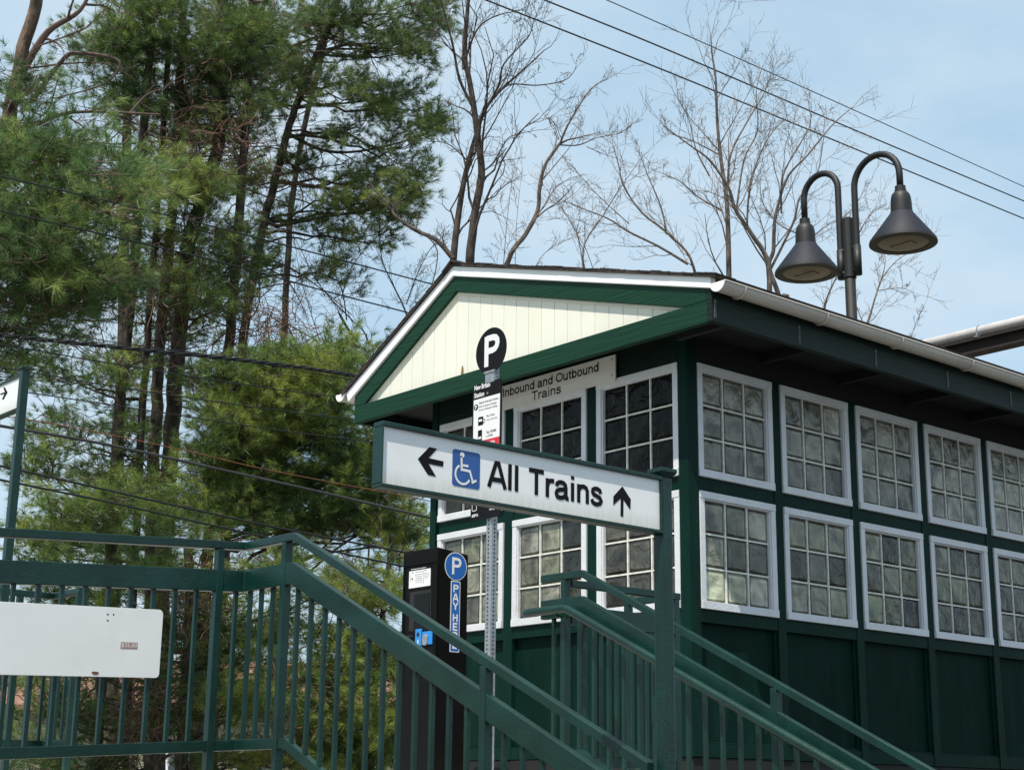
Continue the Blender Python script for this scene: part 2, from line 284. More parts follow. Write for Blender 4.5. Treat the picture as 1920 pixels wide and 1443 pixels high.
GLY = {
 'A': (.76, [[(.05,0),(.345,1)],[(.71,0),(.415,1)],[(.17,.31),(.59,.31)],[(.31,.94),(.45,.94)]]), 'l': (.27, [[(.135,0),(.135,1)]]), 'I': (.28, [[(.14,0),(.14,1)]]), ' ': (.30, []),
 'T': (.64, [[(.02,.93),(.62,.93)],[(.32,0),(.32,.87)]]), 'r': (.40, [[(.12,0),(.12,.73)],[(.12,.40),(.15,.54),(.21,.63),(.29,.66),(.40,.66)]]),
 'a': (.62, [[(.48,.16),(.48,.50)],[(.095,.49),(.12,.59),(.20,.655),(.29,.67),(.39,.65),(.46,.58),(.48,.48)],[(.48,.42),(.38,.40),(.24,.375),(.12,.31),(.085,.20),(.13,.09),(.24,.06),(.36,.085),(.45,.16),(.48,.27)],[(.48,.22),(.49,.10),(.54,.065),(.60,.07)]]),
 'i': (.27, [[(.135,0),(.135,.73)],[(.135,.86),(.135,1)]]), 'n': (.60, [[(.12,0),(.12,.73)],[(.12,.42),(.15,.56),(.24,.65),(.34,.665),(.44,.62),(.485,.51),(.485,0)]]),
 'u': (.60, [[(.12,.73),(.12,.22),(.165,.11),(.26,.065),(.36,.08),(.45,.17),(.485,.31)],[(.485,0),(.485,.73)]]),
 's': (.55, [[(.46,.50),(.42,.62),(.33,.67),(.22,.67),(.125,.615),(.11,.52),(.165,.43),(.29,.385),(.42,.325),(.475,.215),(.43,.11),(.33,.06),(.21,.06),(.11,.12),(.075,.23)]]),
 'b': (.62, [[(.12,0),(.12,1)],_el(.33,.365,.19,.305)]), 'd': (.62, [[(.50,0),(.50,1)],_el(.29,.365,.19,.305)]), 'o': (.60, [_el(.30,.365,.225,.305)]), 'O': (.82, [_el(.41,.5,.335,.435)]),
 't': (.36, [[(.18,.93),(.18,.20),(.22,.09),(.31,.065),(.36,.07)],[(.04,.665),(.35,.665)]]),
 'P': (.66, [[(.12,0),(.12,1)],[(.12,.92),(.38,.92),(.50,.885),(.565,.80),(.575,.70),(.545,.60),(.48,.53),(.38,.50),(.12,.50)]]),
 'Y': (.68, [[(.05,1),(.34,.45)],[(.63,1),(.34,.45)],[(.34,0),(.34,.50)]]), 'H': (.70, [[(.13,0),(.13,1)],[(.57,0),(.57,1)],[(.13,.52),(.57,.52)]]),
 'E': (.62, [[(.13,0),(.13,1)],[(.13,.92),(.56,.92)],[(.13,.51),(.52,.51)],[(.13,.08),(.57,.08)]]),
 'R': (.68, [[(.12,0),(.12,1)],[(.12,.92),(.40,.92),(.53,.87),(.57,.75),(.53,.62),(.40,.55),(.12,.55)],[(.37,.52),(.59,0)]])}
def stroke_text(mb, s, o, u, v, n, width, height, wt=.13, off=.0012):
    tot = sum(GLY[c][0] for c in s); kx = width/tot; x = 0; kk = 0
    o, u, v, n = map(np.asarray, (o, u, v, n)); asp = height/kx
    for c in s:
        for pl in GLY[c][1]:
            kk += 1; P = [np.array([(x+a)*kx, b_*height]) for a, b_ in pl]; w_ = wt*height; m = len(P); Ls, Rs = [], []; closed = np.allclose(P[0], P[-1])
            for i in range(m):
                d0 = P[i]-P[i-1] if i else (P[-1]-P[-2] if closed else P[1]-P[0]); d1 = P[i+1]-P[i] if i < m-1 else (P[1]-P[0] if closed else d0)
                d0 = d0/np.linalg.norm(d0); d1 = d1/np.linalg.norm(d1); n0 = np.array([-d0[1], d0[0]]); n1 = np.array([-d1[1], d1[0]]); nn = n0+n1; nn /= np.linalg.norm(nn)
                k = w_/2/max(.5, float(nn@n0)); Ls.append(P[i]+nn*k); Rs.append(P[i]-nn*k)
            h = off+.00012*(kk % 4)
            vs = [o+u*p[0]+v*p[1]+n*h for q in zip(Ls, Rs) for p in q]
            mb.add(vs, [(2*i, 2*i+1, 2*i+3, 2*i+2) for i in range(m-1)])
        x += GLY[c][0]
#@@SETTING
# ------------------------------------------------------------------ setting
def struct(name, mb, m): o = mb.build(name, m); o['kind'] = 'structure'; return o
g = MB(); G = -Z0
g.add([(-900,-900,G),(900,-900,G),(900,900,G),(-900,900,G)], [(0,1,2,3)]); struct('ground', g, M['grass'])
g = MB(); g.add([(.9,-30,G+.004),(16,-30,G+.004),(16,30,G+.004),(.9,30,G+.004)], [(0,1,2,3)]); struct('pavement', g, M['asphalt'])
DK = -2.79
g = MB(); g.box(-4.6,.60,-3.50,-.0,DK-.16,DK); g.box(-5.6,-3.4,0,9,DK-.16,DK); struct('platform', g, M['concrete'])
g = MB()
n = 9; rise = (DK-G)/n; run = rise/.466
for i in range(n): g.box(.60+i*run, .60+(i+1)*run, -3.42, -1.64, G, DK-rise*(i+1)+.0)
struct('stairs', g, M['concrete'])
g = MB()
g.add([(-1.2,-3.5,DK),(.24,-3.5,DK),(.24,-14,DK-.645),(-1.2,-14,DK-.645),(-1.2,-3.5,DK-.2),(.24,-3.5,DK-.2),(.24,-14,DK-.845),(-1.2,-14,DK-.845)],
      [(0,1,2,3),(4,5,6,7),(1,2,6,5),(0,3,7,4),(2,3,7,6),(0,1,5,4)]); struct('ramp', g, M['concrete'])

#@@BUILDING
# ------------------------------------------------------------------ station building
WB, LB = 2.749, 7.15
B = thing('station_building', (-1.37, 0, DK), 'small dark green station building with glass block windows, cream gable and shingle roof', 'building')
PS, WS, OS = .8646, .7696, .089       # side bays
PF, WF, OF = .8959, .7885, .0981-.027 # front bays
PF, WF, OF = .8959, .7885, .071
OF = .0981; OFf = .0710
H, GP = .78, .0981
OF = OFf
ZB = -2.60
fr = MB(); 
# continuous walls behind frames
wl = MB()
wl.box(-WB+.02, -.02, .045, .10, -1.74, .40); wl.box(-.10, -.045, .1, LB, -1.74, .30)
wl.box(-WB+.02, -WB+.07, .1, LB, -2.6, .30); wl.box(-WB+.02, -.02, LB-.05, LB, -2.6, .3)
wl.build('wall_core', M['inside'], B)
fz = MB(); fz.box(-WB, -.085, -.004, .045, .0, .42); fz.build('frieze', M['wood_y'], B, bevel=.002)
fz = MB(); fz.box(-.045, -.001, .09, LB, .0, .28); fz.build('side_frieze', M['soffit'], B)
def post(x0, x1, y0, y1, z0=ZB, z1=.42, nm='corner_post'): b = MB(); b.box(x0, x1, y0, y1, z0, z1); b.build(nm, M['post'], B, bevel=.004)
post(-.086, .014, -.014, .087); post(-WB-.01, -WB+.062, -.014, .08)
def v2w(side, u, z, n):   # side wall: u along +Y, outward +X ; front wall: u measured from corner toward -X, outward -Y
    return A(n, u, z) if side else A(-u, -n, z)
def bar(side, u0, u1, z0, z1, n0, n1, nm, m, bev=.003):
    b = MB(); p = v2w(side, u0, z0, n0); q = v2w(side, u1, z1, n1)
    b.box(min(p[0],q[0]), max(p[0],q[0]), min(p[1],q[1]), max(p[1],q[1]), z0, z1); return b.build(nm, m, B, bevel=bev)
NS = 8
for i in range(1, NS+1):          # side studs
    u = OS+PS*(i-1)+WS; bar(1, u+.006, u+PS-WS-.006, ZB, .02, -.05, .010, 'stud', M['post'])
for i in range(1, 3):
    u = OF+PF*(i-1)+WF; bar(0, u+.004, u+PF-WF-.004, ZB, .0, -.05, .008, 'stud', M['post'])
for i in range(NS):
    u0 = OS+PS*i-.006; u1 = u0+WS+.012
    bar(1, u0, u1, -H-GP+.004, -H-.004, -.05, .004, 'window_rail', M['post'])
    bar(1, u0, u1, -1.745, -2*H-GP-.004, -.05, .006, 'sill_rail', M['post'])
    bar(1, u0, u1, -2.515, -1.745, -.06, -.035, 'wall_panel', M['wall'], 0)
    bar(1, u0, u1, ZB, -2.515, -.05, .004, 'base_rail', M['post'])
    mo = MB()   # thin moulding around the panel
    mo.box(-.035, -.012, u0, u0+.018, -2.515, -1.745); mo.box(-.035, -.012, u1-.018, u1, -2.515, -1.745); mo.box(-.035, -.005, u0+.018, u1-.018, -2.515, -2.503)
    mo.build('panel_moulding', M['post'], B, bevel=.003)
for i in range(3):
    u0 = OF+PF*i-.004; u1 = u0+WF+.008
    bar(0, u0, u1, -H-GP+.004, -H-.004, -.05, .004, 'window_rail', M['post'])
    bar(0, u0, u1, -1.745, -2*H-GP-.004, -.05, .006, 'sill_rail', M['post'])
    bar(0, u0, u1, -2.515, -1.745, -.06, -.035, 'wall_panel', M['wall'], 0)
    bar(0, u0, u1, ZB, -2.515, -.05, .004, 'base_rail', M['post'])
# windows
def window(side, u0, W_, zt, tones):
    fw = .047
    def bx(mb, a, b, c, d, n0, n1):
        p = v2w(side, a, c, n0); q = v2w(side, b, d, n1); mb.box(min(p[0],q[0]), max(p[0],q[0]), min(p[1],q[1]), max(p[1],q[1]), c, d)
    u1 = u0+W_; zb = zt-H
    f = MB(); bx(f, u0, u1, zt-fw, zt, -.03, .022); bx(f, u0, u1, zb, zb+fw+.004, -.03, .026)
    bx(f, u0, u0+fw, zb+fw+.004, zt-fw, -.03, .019); bx(f, u1-fw, u1, zb+fw+.004, zt-fw, -.03, .019)
    s = .010   # inner stop bead
    bx(f, u0+fw, u1-fw, zt-fw-s, zt-fw, -.03, .008); bx(f, u0+fw, u0+fw+s, zb+fw+.004, zt-fw-s, -.03, .008); bx(f, u1-fw-s, u1-fw, zb+fw+.004, zt-fw-s, -.03, .008)
    F = f.build('window', M['white'], B, bevel=.002)
    a0, a1, b0, b1 = u0+fw+s, u1-fw-s, zb+fw+.004, zt-fw-s; J = .011
    pw = (a1-a0-2*J)/3; ph = (b1-b0-2*J)/3
    g = MB()
    for k in (1, 2):
        x = a0+k*pw+(k-1)*J; bx(g, x, x+J, b0, b1, -.035, -.006)
        z = b0+k*ph+(k-1)*J
        for j in range(3): xx = a0+j*(pw+J); bx(g, xx, xx+pw, z, z+J, -.035, -.008)
    g.build('joint', M['mortar'], F)
    gl = MB(); NN = 16; cols = []; seeds = []
    for r in range(3):
        for c in range(3):
            x0 = a0+c*(pw+J); z1 = b1-r*(ph+J); t = tones[r*3+c]; base = len(gl.v); vs = []; sd = random.random()*9; sv = (sd*3, random.random()*20, random.random()*20, 1)
            for i in range(NN+1):
                for j in range(NN+1):
                    a = i/NN; b = j/NN; e = min(a, 1-a, b, 1-b)*2
                    h = -.019+.008*min(1, e/.16)**.6 + (.0022*math.sin(a*7+sd)*math.cos(b*6+sd*2) if e > .2 else 0)
                    vs.append(v2w(side, x0+a*pw, z1-b*ph, h))
                    # darker moulded edge ring of the block, then a thin painted highlight
                    k = 1 if e > .30 else (1.3 if e > .20 else (.22 if e > .04 else .7)); cols.append((t[0]*k, t[1]*k, t[2]*k, 1)); seeds.append(sv)
            fs = [(i*(NN+1)+j, (i+1)*(NN+1)+j, (i+1)*(NN+1)+j+1, i*(NN+1)+j+1) for i in range(NN) for j in range(NN)]
            gl.add(vs, fs)
    o = gl.build('glass_block', M['glass' if side or zt < 0 else 'glassdark'], F, smooth=True)
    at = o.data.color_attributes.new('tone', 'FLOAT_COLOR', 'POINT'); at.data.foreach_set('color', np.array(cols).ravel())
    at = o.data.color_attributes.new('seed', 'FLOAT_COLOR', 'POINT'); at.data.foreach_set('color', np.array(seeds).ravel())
def tones(base, sp, green=0):  # base and green paint in interior and vegetation the glass transmits and mirrors
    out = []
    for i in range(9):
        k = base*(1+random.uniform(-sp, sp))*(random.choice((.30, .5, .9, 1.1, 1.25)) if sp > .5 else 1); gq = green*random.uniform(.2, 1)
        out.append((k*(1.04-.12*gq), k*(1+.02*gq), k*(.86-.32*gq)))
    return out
for i in range(NS):
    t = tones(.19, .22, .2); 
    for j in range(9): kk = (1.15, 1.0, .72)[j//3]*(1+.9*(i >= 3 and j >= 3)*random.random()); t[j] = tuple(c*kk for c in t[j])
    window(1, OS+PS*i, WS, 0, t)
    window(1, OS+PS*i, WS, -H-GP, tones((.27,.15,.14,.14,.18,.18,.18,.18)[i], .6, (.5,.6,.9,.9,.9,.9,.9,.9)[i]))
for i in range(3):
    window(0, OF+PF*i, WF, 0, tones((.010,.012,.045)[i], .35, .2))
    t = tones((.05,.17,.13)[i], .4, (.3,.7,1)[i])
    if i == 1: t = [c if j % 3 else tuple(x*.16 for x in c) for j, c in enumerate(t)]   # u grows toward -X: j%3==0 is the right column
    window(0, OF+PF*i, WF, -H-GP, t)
# crawl space posts and dark floor
fl = MB(); fl.box(-WB, -.0, .0, LB, ZB-.10, ZB-.004); fl.build('floor_beam', M['inside'], B)
for i in range(0, NS, 2):
    b = MB(); b.box(-.14, -.02, .02+i*PS, .14+i*PS, DK-.3, ZB-.1); b.build('foundation_pier', M['concrete'], B)
bs = MB(); bs.box(-WB+.1, -WB+.2, .1, LB, G, ZB-.1); bs.build('foundation_wall', M['inside'], B)
# roof geometry, gable plane y = YG
YG = -.38; XR, XL, XP = .579, -3.325, -2.045
ZBOT = .072
o = MB(); o.box(XL, XR-.045, YG, YG+.05, ZBOT, .215); o.build('gable_beam', M['wood_x'], B, bevel=.004)
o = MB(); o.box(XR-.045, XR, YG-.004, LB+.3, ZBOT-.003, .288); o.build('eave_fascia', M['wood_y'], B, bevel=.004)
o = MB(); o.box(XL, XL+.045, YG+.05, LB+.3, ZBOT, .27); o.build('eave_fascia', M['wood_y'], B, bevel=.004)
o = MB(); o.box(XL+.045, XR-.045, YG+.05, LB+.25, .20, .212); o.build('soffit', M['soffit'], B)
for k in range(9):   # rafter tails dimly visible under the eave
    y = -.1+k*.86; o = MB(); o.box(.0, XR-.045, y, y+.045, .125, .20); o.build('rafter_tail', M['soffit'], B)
# siding
Zp = .90; sd = MB(); nb = 26; x0, x1 = -3.16, .36
def ztop(x):   # underside of rake
    return .222+(Zp-.222)*((x+3.20)/(XP+3.20)) if x < XP else .222+(Zp-.222)*((.34-x)/(.34-XP))
bw = .1385; x = -1.639-bw*11
while x < .34:
    a, b = max(x+.004, -3.19), min(x+bw, .335)
    if b > a:
        pts = [(a, .215), (b, .215), (b, max(.216, ztop(b)+.03))]
        if a < XP < b: pts.append((XP, ztop(XP)+.03))
        pts.append((a, max(.216, ztop(a)+.03))); sd.prism([A(p[0], YG+.046, p[1]) for p in pts], A(0, -.012, 0))
    x += bw
sd.build('gable_siding', M['cream'], B, bevel=.0015)
o = MB(); o.prism([A(-3.2, YG+.05, .21), A(.36, YG+.05, .21), A(XP, YG+.05, 1.0)], A(0, .01, 0)); o.build('gable_backing', M['hole'], B)
def rake(pts, y0, th, nm, m, bev=.003): b = MB(); b.prism([A(p[0], y0, p[1]) for p in pts], A(0, -th, 0)); b.build(nm, m, B, bevel=bev)
rake([(-3.20,.2155),(-3.165,.2155),(XP+.008,.868),(XP+.008,.892)], YG+.034, .010, 'trim_strip', M['cream'], 0)
rake([(.345,.2155),(.27,.2155),(XP+.008,.868),(XP+.008,.892)], YG+.034, .010, 'trim_strip', M['cream'], 0)
# green rakes
rake([(XL,.2155),(-3.185,.2155),(-2.030,.890),(-2.030,1.028),(XL,.300)], YG+.036, .038, 'green_rake', M['wood_x'])
rake([(-2.028,.890),(.335,.2155),(XR-.048,.2155),(XR-.048,.295),(-2.028,1.028)], YG+.036, .038, 'green_rake', M['wood_x'])
# white fascia
rake([(XL-.07,.262),(XL-.10,.345),(XP-.006,1.096),(XP-.006,1.016)], YG+.03, .050, 'white_rake', M['fascia'], .004)
rake([(XP-.003,1.016),(XP-.003,1.096),(XR+.01,.358),(XR+.01,.280)], YG+.03, .050, 'white_rake', M['fascia'], .004)
# roof slabs with shingle courses
def roof(xa, za, xb, zb, nm):
    r = MB(); n = 20; d = nrm([xb-xa, 0, zb-za]); L_ = math.hypot(xb-xa, zb-za); up = A(-d[2], 0, d[0]); up = up if up[2] > 0 else -up
    for i in range(n):
        p = A(xa, 0, za)+d*(L_*i/n); q = A(xa, 0, za)+d*(L_*(i+1)/n)
        y = YG-.038+random.uniform(-.001, .001)
        r.prism([A(p[0], y, p[2]), A(q[0], y, q[2]), A(q[0], y, q[2])+up*.026, A(p[0], y, p[2])+up*.012], A(0, LB+.75, 0))
    # ragged drip edge of shingle tabs
    for i in range(28):
        p = A(xa, 0, za)+d*(L_*(i+.1)/28)+up*(.018+random.uniform(-.003,.006)); r.obox(A(p[0], YG-.040-random.random()*.002, p[2]), d, UY, up, 0, L_/30, 0, .2, -.004, .006)
    r.build(nm, M['shingle'], B)
roof(XP, 1.098, XR+.06, .338, 'roof_slope'); roof(XP, 1.098, XL-.14, .330, 'roof_slope')
o = MB(); o.prism([A(XP-.10, YG-.05, 1.055), A(XP, YG-.05, 1.125), A(XP+.12, YG-.05, 1.085), A(XP+.12, YG-.05, 1.10), A(XP, YG-.05, 1.145), A(XP-.11, YG-.05, 1.07)], A(0, LB+.7, 0)); o.build('ridge_cap', M['shingle'], B)
# gutters : half round with rolled lip and end cap
def gutter(cx, cz, sgn):
    g = MB(); k = 14; R0 = .060; pro = []
    for i in range(k+1): a = math.pi+math.pi*i/k; pro.append((math.cos(a)*R0, math.sin(a)*R0))
    for i in range(k, -1, -1): a = math.pi+math.pi*i/k; pro.append((math.cos(a)*(R0-.003), math.sin(a)*(R0-.003)))
    y0 = YG-.02; g.prism([A(cx+p[0], y0, cz+p[1]) for p in pro], A(0, LB+.6, 0))
    for s in (1, -1): g.tube([(cx+s*R0, y0-.001, cz), (cx+s*R0, LB+.55, cz)], .0075, 8)
    o = g.build('gutter', M['gutter'], B)
    c = MB(); c.prism([A(cx+math.cos(math.pi+math.pi*i/16)*(R0+.002), y0-.002, cz+math.sin(math.pi+math.pi*i/16)*(R0+.002)+.001) for i in range(17)], A(0, -.006, 0)); c.build('end_cap', M['fascia'], o)
    if sgn > 0:
        for y in (-.206, .629, 1.468, 2.335, 3.17, 4.0, 4.85):
            h = MB(); h.tube([(cx+math.cos(math.pi+math.pi*i/12)*(R0+.006), y, cz+math.sin(math.pi+math.pi*i/12)*(R0+.006)) for i in range(13)], .0055, 6); h.build('hanger', M['gutter'], o)
            t = MB(); t.box(XR, XR+.004, y-.155, y-.137, .095, .215); t.build('strap', M['strap'], o)
            d = MB()
            for j in range(5): d.box(XR+.0035, XR+.006, y-.150, y-.142, .102+j*.02, .110+j*.02)
            d.build('strap_hole', M['hole'], o)
gutter(XR+.072, .303, 1); gutter(-3.50, .345, -1)
# splinter in the siding
sp = MB(); p = atY(868, 692, YG+.03); sp.prism([p+A(-.010,0,-.05), p+A(.008,0,-.05), p+A(.005,0,.0), p+A(.001,0,.025), p+A(-.006,0,-.01)], A(0,-.012,0)); sp.build('split_wood', M['hwood'], B)

#@@SIGNS
# wall sign
ws = thing('wall_sign', (-1.3, -.03, 0), 'long white sign reading Inbound and Outbound Trains on the front wall of the green building', 'sign')
b = MB(); b.obox(A(0,-.026,0), UX, UZ, -UY, -2.06, -.646, -.021, .170, 0, .010); b.build('board', M['signface'], ws, bevel=.001)
t = MB(); stroke_text(t, 'Inbound and Outbound', (-1.868,-.0365,.080), UX, UZ, -UY, 1.06, .068, .16); t.build('lettering', M['black'], ws); t = MB(); stroke_text(t, 'Trains', (-1.53,-.0365,-.006), UX, UZ, -UY, .325, .068, .16)
t.build('lettering', M['black'], ws)
for (x, z) in ((-.675,.138),(-.675,.025),(-2.03,.138),(-2.03,.025)):
    s = MB(); disc(s, A(x,-.037,z), UX, UZ, -UY, .007, 0, 12); disc(s, A(x,-.037,z), UX, UZ, -UY, .005, .003, 12); s.build('screw', M['galv'], ws)
# hanging direction sign on its post
XS = 3.039; YS = -3.426
T = thing('direction_sign', (XS-.03, YS+.03, DK-1.2), 'white All Trains sign with arrows and wheelchair symbol, boxed in green on a post', 'direction sign', 'green framed direction signs')
b = MB(); b.box(XS-.052, XS-.001, YS, YS+.051, G, -1.722); b.build('post', M['steel'], T, bevel=.005)
b = MB(); zc = -1.722
b.add([(XS-.052,YS,zc),(XS-.001,YS,zc),(XS-.001,YS+.051,zc),(XS-.052,YS+.051,zc),(XS-.066,YS-.014,zc+.018),(XS+.013,YS-.014,zc+.018),(XS+.013,YS+.065,zc+.018),(XS-.066,YS+.065,zc+.018),
       (XS-.066,YS-.014,zc+.032),(XS+.013,YS-.014,zc+.032),(XS+.013,YS+.065,zc+.032),(XS-.066,YS+.065,zc+.032)],
      [(0,1,5,4),(1,2,6,5),(2,3,7,6),(3,0,4,7),(4,5,9,8),(5,6,10,9),(6,7,11,10),(7,4,8,11),(8,9,10,11)]); b.build('post_cap', M['steel'], T, bevel=.002)
# box: front plane X = XS, along Y from YL to YS
YL = -4.703; ZT_, ZBm = -1.722, -1.936
fw, fb, fl_ = .016, .013, .004
b = MB(); dp = .052
b.box(XS-dp, XS, YL, YS, ZT_-fw, ZT_); b.box(XS-dp, XS, YL, YS, ZBm, ZBm+fb); b.box(XS-dp, XS, YL, YL+.006, ZBm+fb, ZT_-fw); b.box(XS-dp, XS, YS-.007, YS-.0015, ZBm+fb, ZT_-fw)
b.build('sign_box', M['steel'], T, bevel=.004, seg=3)
XF = XS-.012
b = MB(); b.box(XF-.03, XF, YL+.006, YS-.007, ZBm+fb, ZT_-fw); b.build('sign_face', M['signface'], T)
def PX(zx, zy, X, sc, ox, oy): return atX(ox+zx/sc, oy+zy/sc, X)
def poly(mb, pts, X, sc, ox, oy, th=.0012): mb.prism([PX(a, b_, X, sc, ox, oy) for a, b_ in pts], A(th, 0, 0))
Z8 = (8.727, 780, 820); Z1 = (2.576, 640, 440)
a = MB(); poly(a, [(30,348),(218,155),(345,182),(205,335),(447,388),(440,475),(205,430),(323,637),(195,610)], XF, *Z8); a.build('arrow', M['black'], T)
a = MB(); poly(a, [(1357,1214),(1397,1277),(1395,1327),(1362,1279),(1361,1360),(1348,1358),(1349,1272),(1313,1305),(1314,1262)], XF, *Z1); a.build('arrow', M['black'], T)
p0 = PX(588,778,XF,*Z8); p1 = PX(1050,262,XF,*Z8)
cy0, cy1 = (PX(600,178,XF,*Z8)[1]+p0[1])/2, (p1[1]+PX(1035,855,XF,*Z8)[1])/2; cz0, cz1 = p0[2], PX(600,178,XF,*Z8)[2]
a = MB(); a.prism([A(XF, y, z) for y, z in rrect(cy0, cy1, cz0, cz1, .010)], A(.0012, 0, 0)); PIC = a.build('wheelchair_symbol', M['blue'], T)
def stroke(mb, pts, wd, X, sc, ox, oy):   # flat line of width wd on the plane
    P = [PX(x, y, X, sc, ox, oy) for x, y in pts]
    L_, R_ = [], []
    for i, p in enumerate(P):
        d = nrm(P[min(i+1, len(P)-1)]-P[max(i-1, 0)]); n_ = A(0, -d[2], d[1]); L_.append(p+n_*wd/2); R_.append(p-n_*wd/2)
    for i in range(len(P)-1): mb.add([L_[i], L_[i+1], R_[i+1], R_[i]], [(0,1,2,3)])
XW = XF+.002; a = MB(); WW = .0078
hp = PX(757,283,XW,*Z8); disc(a, hp, UY, UZ, UX, .0095, 0, 20)
stroke(a, [(745,300),(748,545)], WW*1.05, XW, *Z8); stroke(a, [(765,452),(858,468)], WW, XW+.0001, *Z8)
stroke(a, [(742,520),(895,555)], WW*1.1, XW+.0002, *Z8); stroke(a, [(880,545),(932,738)], WW, XW+.0003, *Z8); stroke(a, [(912,742),(988,702)], WW*1.05, XW+.0004, *Z8)
wc = PX(765,605,XW,*Z8); wr = .0315; wk = [(wc+A(0, math.cos(an)*wr, math.sin(an)*wr)) for an in [math.radians(118+i*(215/24)) for i in range(25)]]
for i in range(24):
    d0 = nrm(wk[i]-wc); d1 = nrm(wk[i+1]-wc); a.add([wk[i]+d0*WW/2+A(.0005,0,0), wk[i+1]+d1*WW/2+A(.0005,0,0), wk[i+1]-d1*WW/2+A(.0005,0,0), wk[i]-d0*WW/2+A(.0005,0,0)], [(0,1,2,3)])
a.build('figure', M['signwhite'], PIC)
l0 = atX(913.7, 911.5, XF); r0 = atX(1129, 953, XF); tp = atX(928, 864.5, XF)
m0 = atX(971.5, 920, XF); m1 = atX(990, 930, XF); hh = tp[2]-l0[2]
a = MB(); stroke_text(a, 'All', (XF, l0[1], l0[2]), UY, UZ, UX, m0[1]-l0[1]+.006, hh, .178, .0012); a.build('lettering', M['black'], T); a = MB(); stroke_text(a, 'Trains', (XF, m1[1], l0[2]), UY, UZ, UX, r0[1]-m1[1]+.003, hh, .178, .0012); a.build('lettering', M['black'], T)
# left direction sign far behind the ramp
q = atD(20, 900, 10.3); SX, SY = -2.79, -3.446
T2 = thing('direction_sign', (SX, SY, DK), 'green post with a white arrow sign cut off by the left edge of the photo', 'direction sign', 'green framed direction signs')
b = MB(); b.box(SX-.026, SX+.026, SY-.0, SY+.052, DK, -.155); b.build('post', M['steel'], T2, bevel=.004)
b = MB(); zc = -.155
b.add([(SX-.026,SY,zc),(SX+.026,SY,zc),(SX+.026,SY+.052,zc),(SX-.026,SY+.052,zc),(SX-.036,SY-.01,zc+.008),(SX+.036,SY-.01,zc+.008),(SX+.036,SY+.062,zc+.008),(SX-.036,SY+.062,zc+.008),(SX-.036,SY-.01,zc+.018),(SX+.036,SY-.01,zc+.018),(SX+.036,SY+.062,zc+.018),(SX-.036,SY+.062,zc+.018)],
      [(0,1,5,4),(1,2,6,5),(2,3,7,6),(3,0,4,7),(4,5,9,8),(5,6,10,9),(6,7,11,10),(7,4,8,11),(8,9,10,11)]); b.build('post_cap', M['steel'], T2)
b = MB(); b.box(SX-1.40, SX-.028, SY, SY+.05, -.198, -.184); b.box(SX-1.40, SX-.028, SY, SY+.05, -.425, -.411); b.box(SX-1.40, SX-1.392, SY, SY+.05, -.411, -.198); b.build('sign_box', M['steel'], T2, bevel=.003)
b = MB(); b.box(SX-1.392, SX-.030, SY+.010, SY+.04, -.411, -.198); b.build('sign_face', M['signface'], T2)
a = MB(); Z7 = (7.214, 0, 660)
def PYp(zx, zy): return atY(zx/Z7[0], Z7[1]+660+zy/Z7[0], SY+.010)
a.prism([PYp(x, y) for x, y in [(45,478),(68,476),(104,545),(50,640),(28,640),(62,560),(8,580),(8,560),(68,540)]], A(0,-.0015,0)); a.build('arrow', M['black'], T2)
# parking sign on perforated post
PXs, PYs = -.42, -1.385
K = thing('parking_sign', (PXs, PYs, DK), 'round black P sign above a tall black and white notice on a perforated steel post', 'parking sign')
b = MB(); b.box(PXs-.0, PXs+.051, PYs, PYs+.051, DK, -.20); b.build('post', M['galv'], K, bevel=.006, seg=3)
for side_ in (0, 1):
    b = MB(); z = DK+.03
    while z < -.22:
        disc(b, *((A(PXs+.0255, PYs, z), UX, UZ, -UY) if side_ else (A(PXs+.051, PYs+.0255, z), UY, UZ, UX)), .0062, .0012, 10); z += .0254
    b.build('post_holes', M['hole'], K)
YB = PYs-.012
cc = (atY(892.4, 662, YB)+atY(951, 652, YB))/2; cr = .150
b = MB(); b.prism([A(cc[0]+cr*math.cos(2*math.pi*i/56), YB, cc[2]+cr*math.sin(2*math.pi*i/56)) for i in range(56)], A(0,-.003,0)); Dk = b.build('disc', M['black'], K)
b = MB(); stroke_text(b, 'P', (cc[0]-.072, YB-.003, cc[2]-.100), UX, UZ, -UY, .155, .200, .20, .001); b.build('letter', M['signwhite'], Dk)
b = MB(); b.box(PXs-.012, PXs+.075, YB-.006, YB+.02, -.335, -.262); b.box(PXs-.02, PXs+.085, YB-.012, YB+.02, -.272, -.258); b.box(PXs+.028, PXs+.033, YB-.009, YB-.005, -.332, -.275); b.build('bracket', M['galv'], K, bevel=.003)
bx0, bx1, bz0, bz1 = -.556, -.268, -1.20, -.326
b = MB(); b.prism([A(x, YB, z) for x, z in rrect(bx0, bx1, bz0, bz1, .018)], A(0,-.003,0)); BD = b.build('notice', M['black'], K)
def Bp(zx, zy): p = atY(870+zx/9.02, 690+zy/9.02, YB-.003); return p
FY = YB-.003
wt = Bp(172,545)[2]; wx0 = bx0+.013; wx1 = bx1-.018; wb = Bp(172,1255)[2]; rb = wb-.055
b = MB(); b.obox(A(0,FY,0), UX, UZ, -UY, wx0, wx1, wb, wt, .0, .0008); b.build('white_panel', M['signwhite'], BD)
b = MB(); b.obox(A(0,FY,0), UX, UZ, -UY, wx0, wx1, rb, wb, .0, .0008); b.build('red_band', M['red'], BD)
wtxt = MB(); btxt = MB()

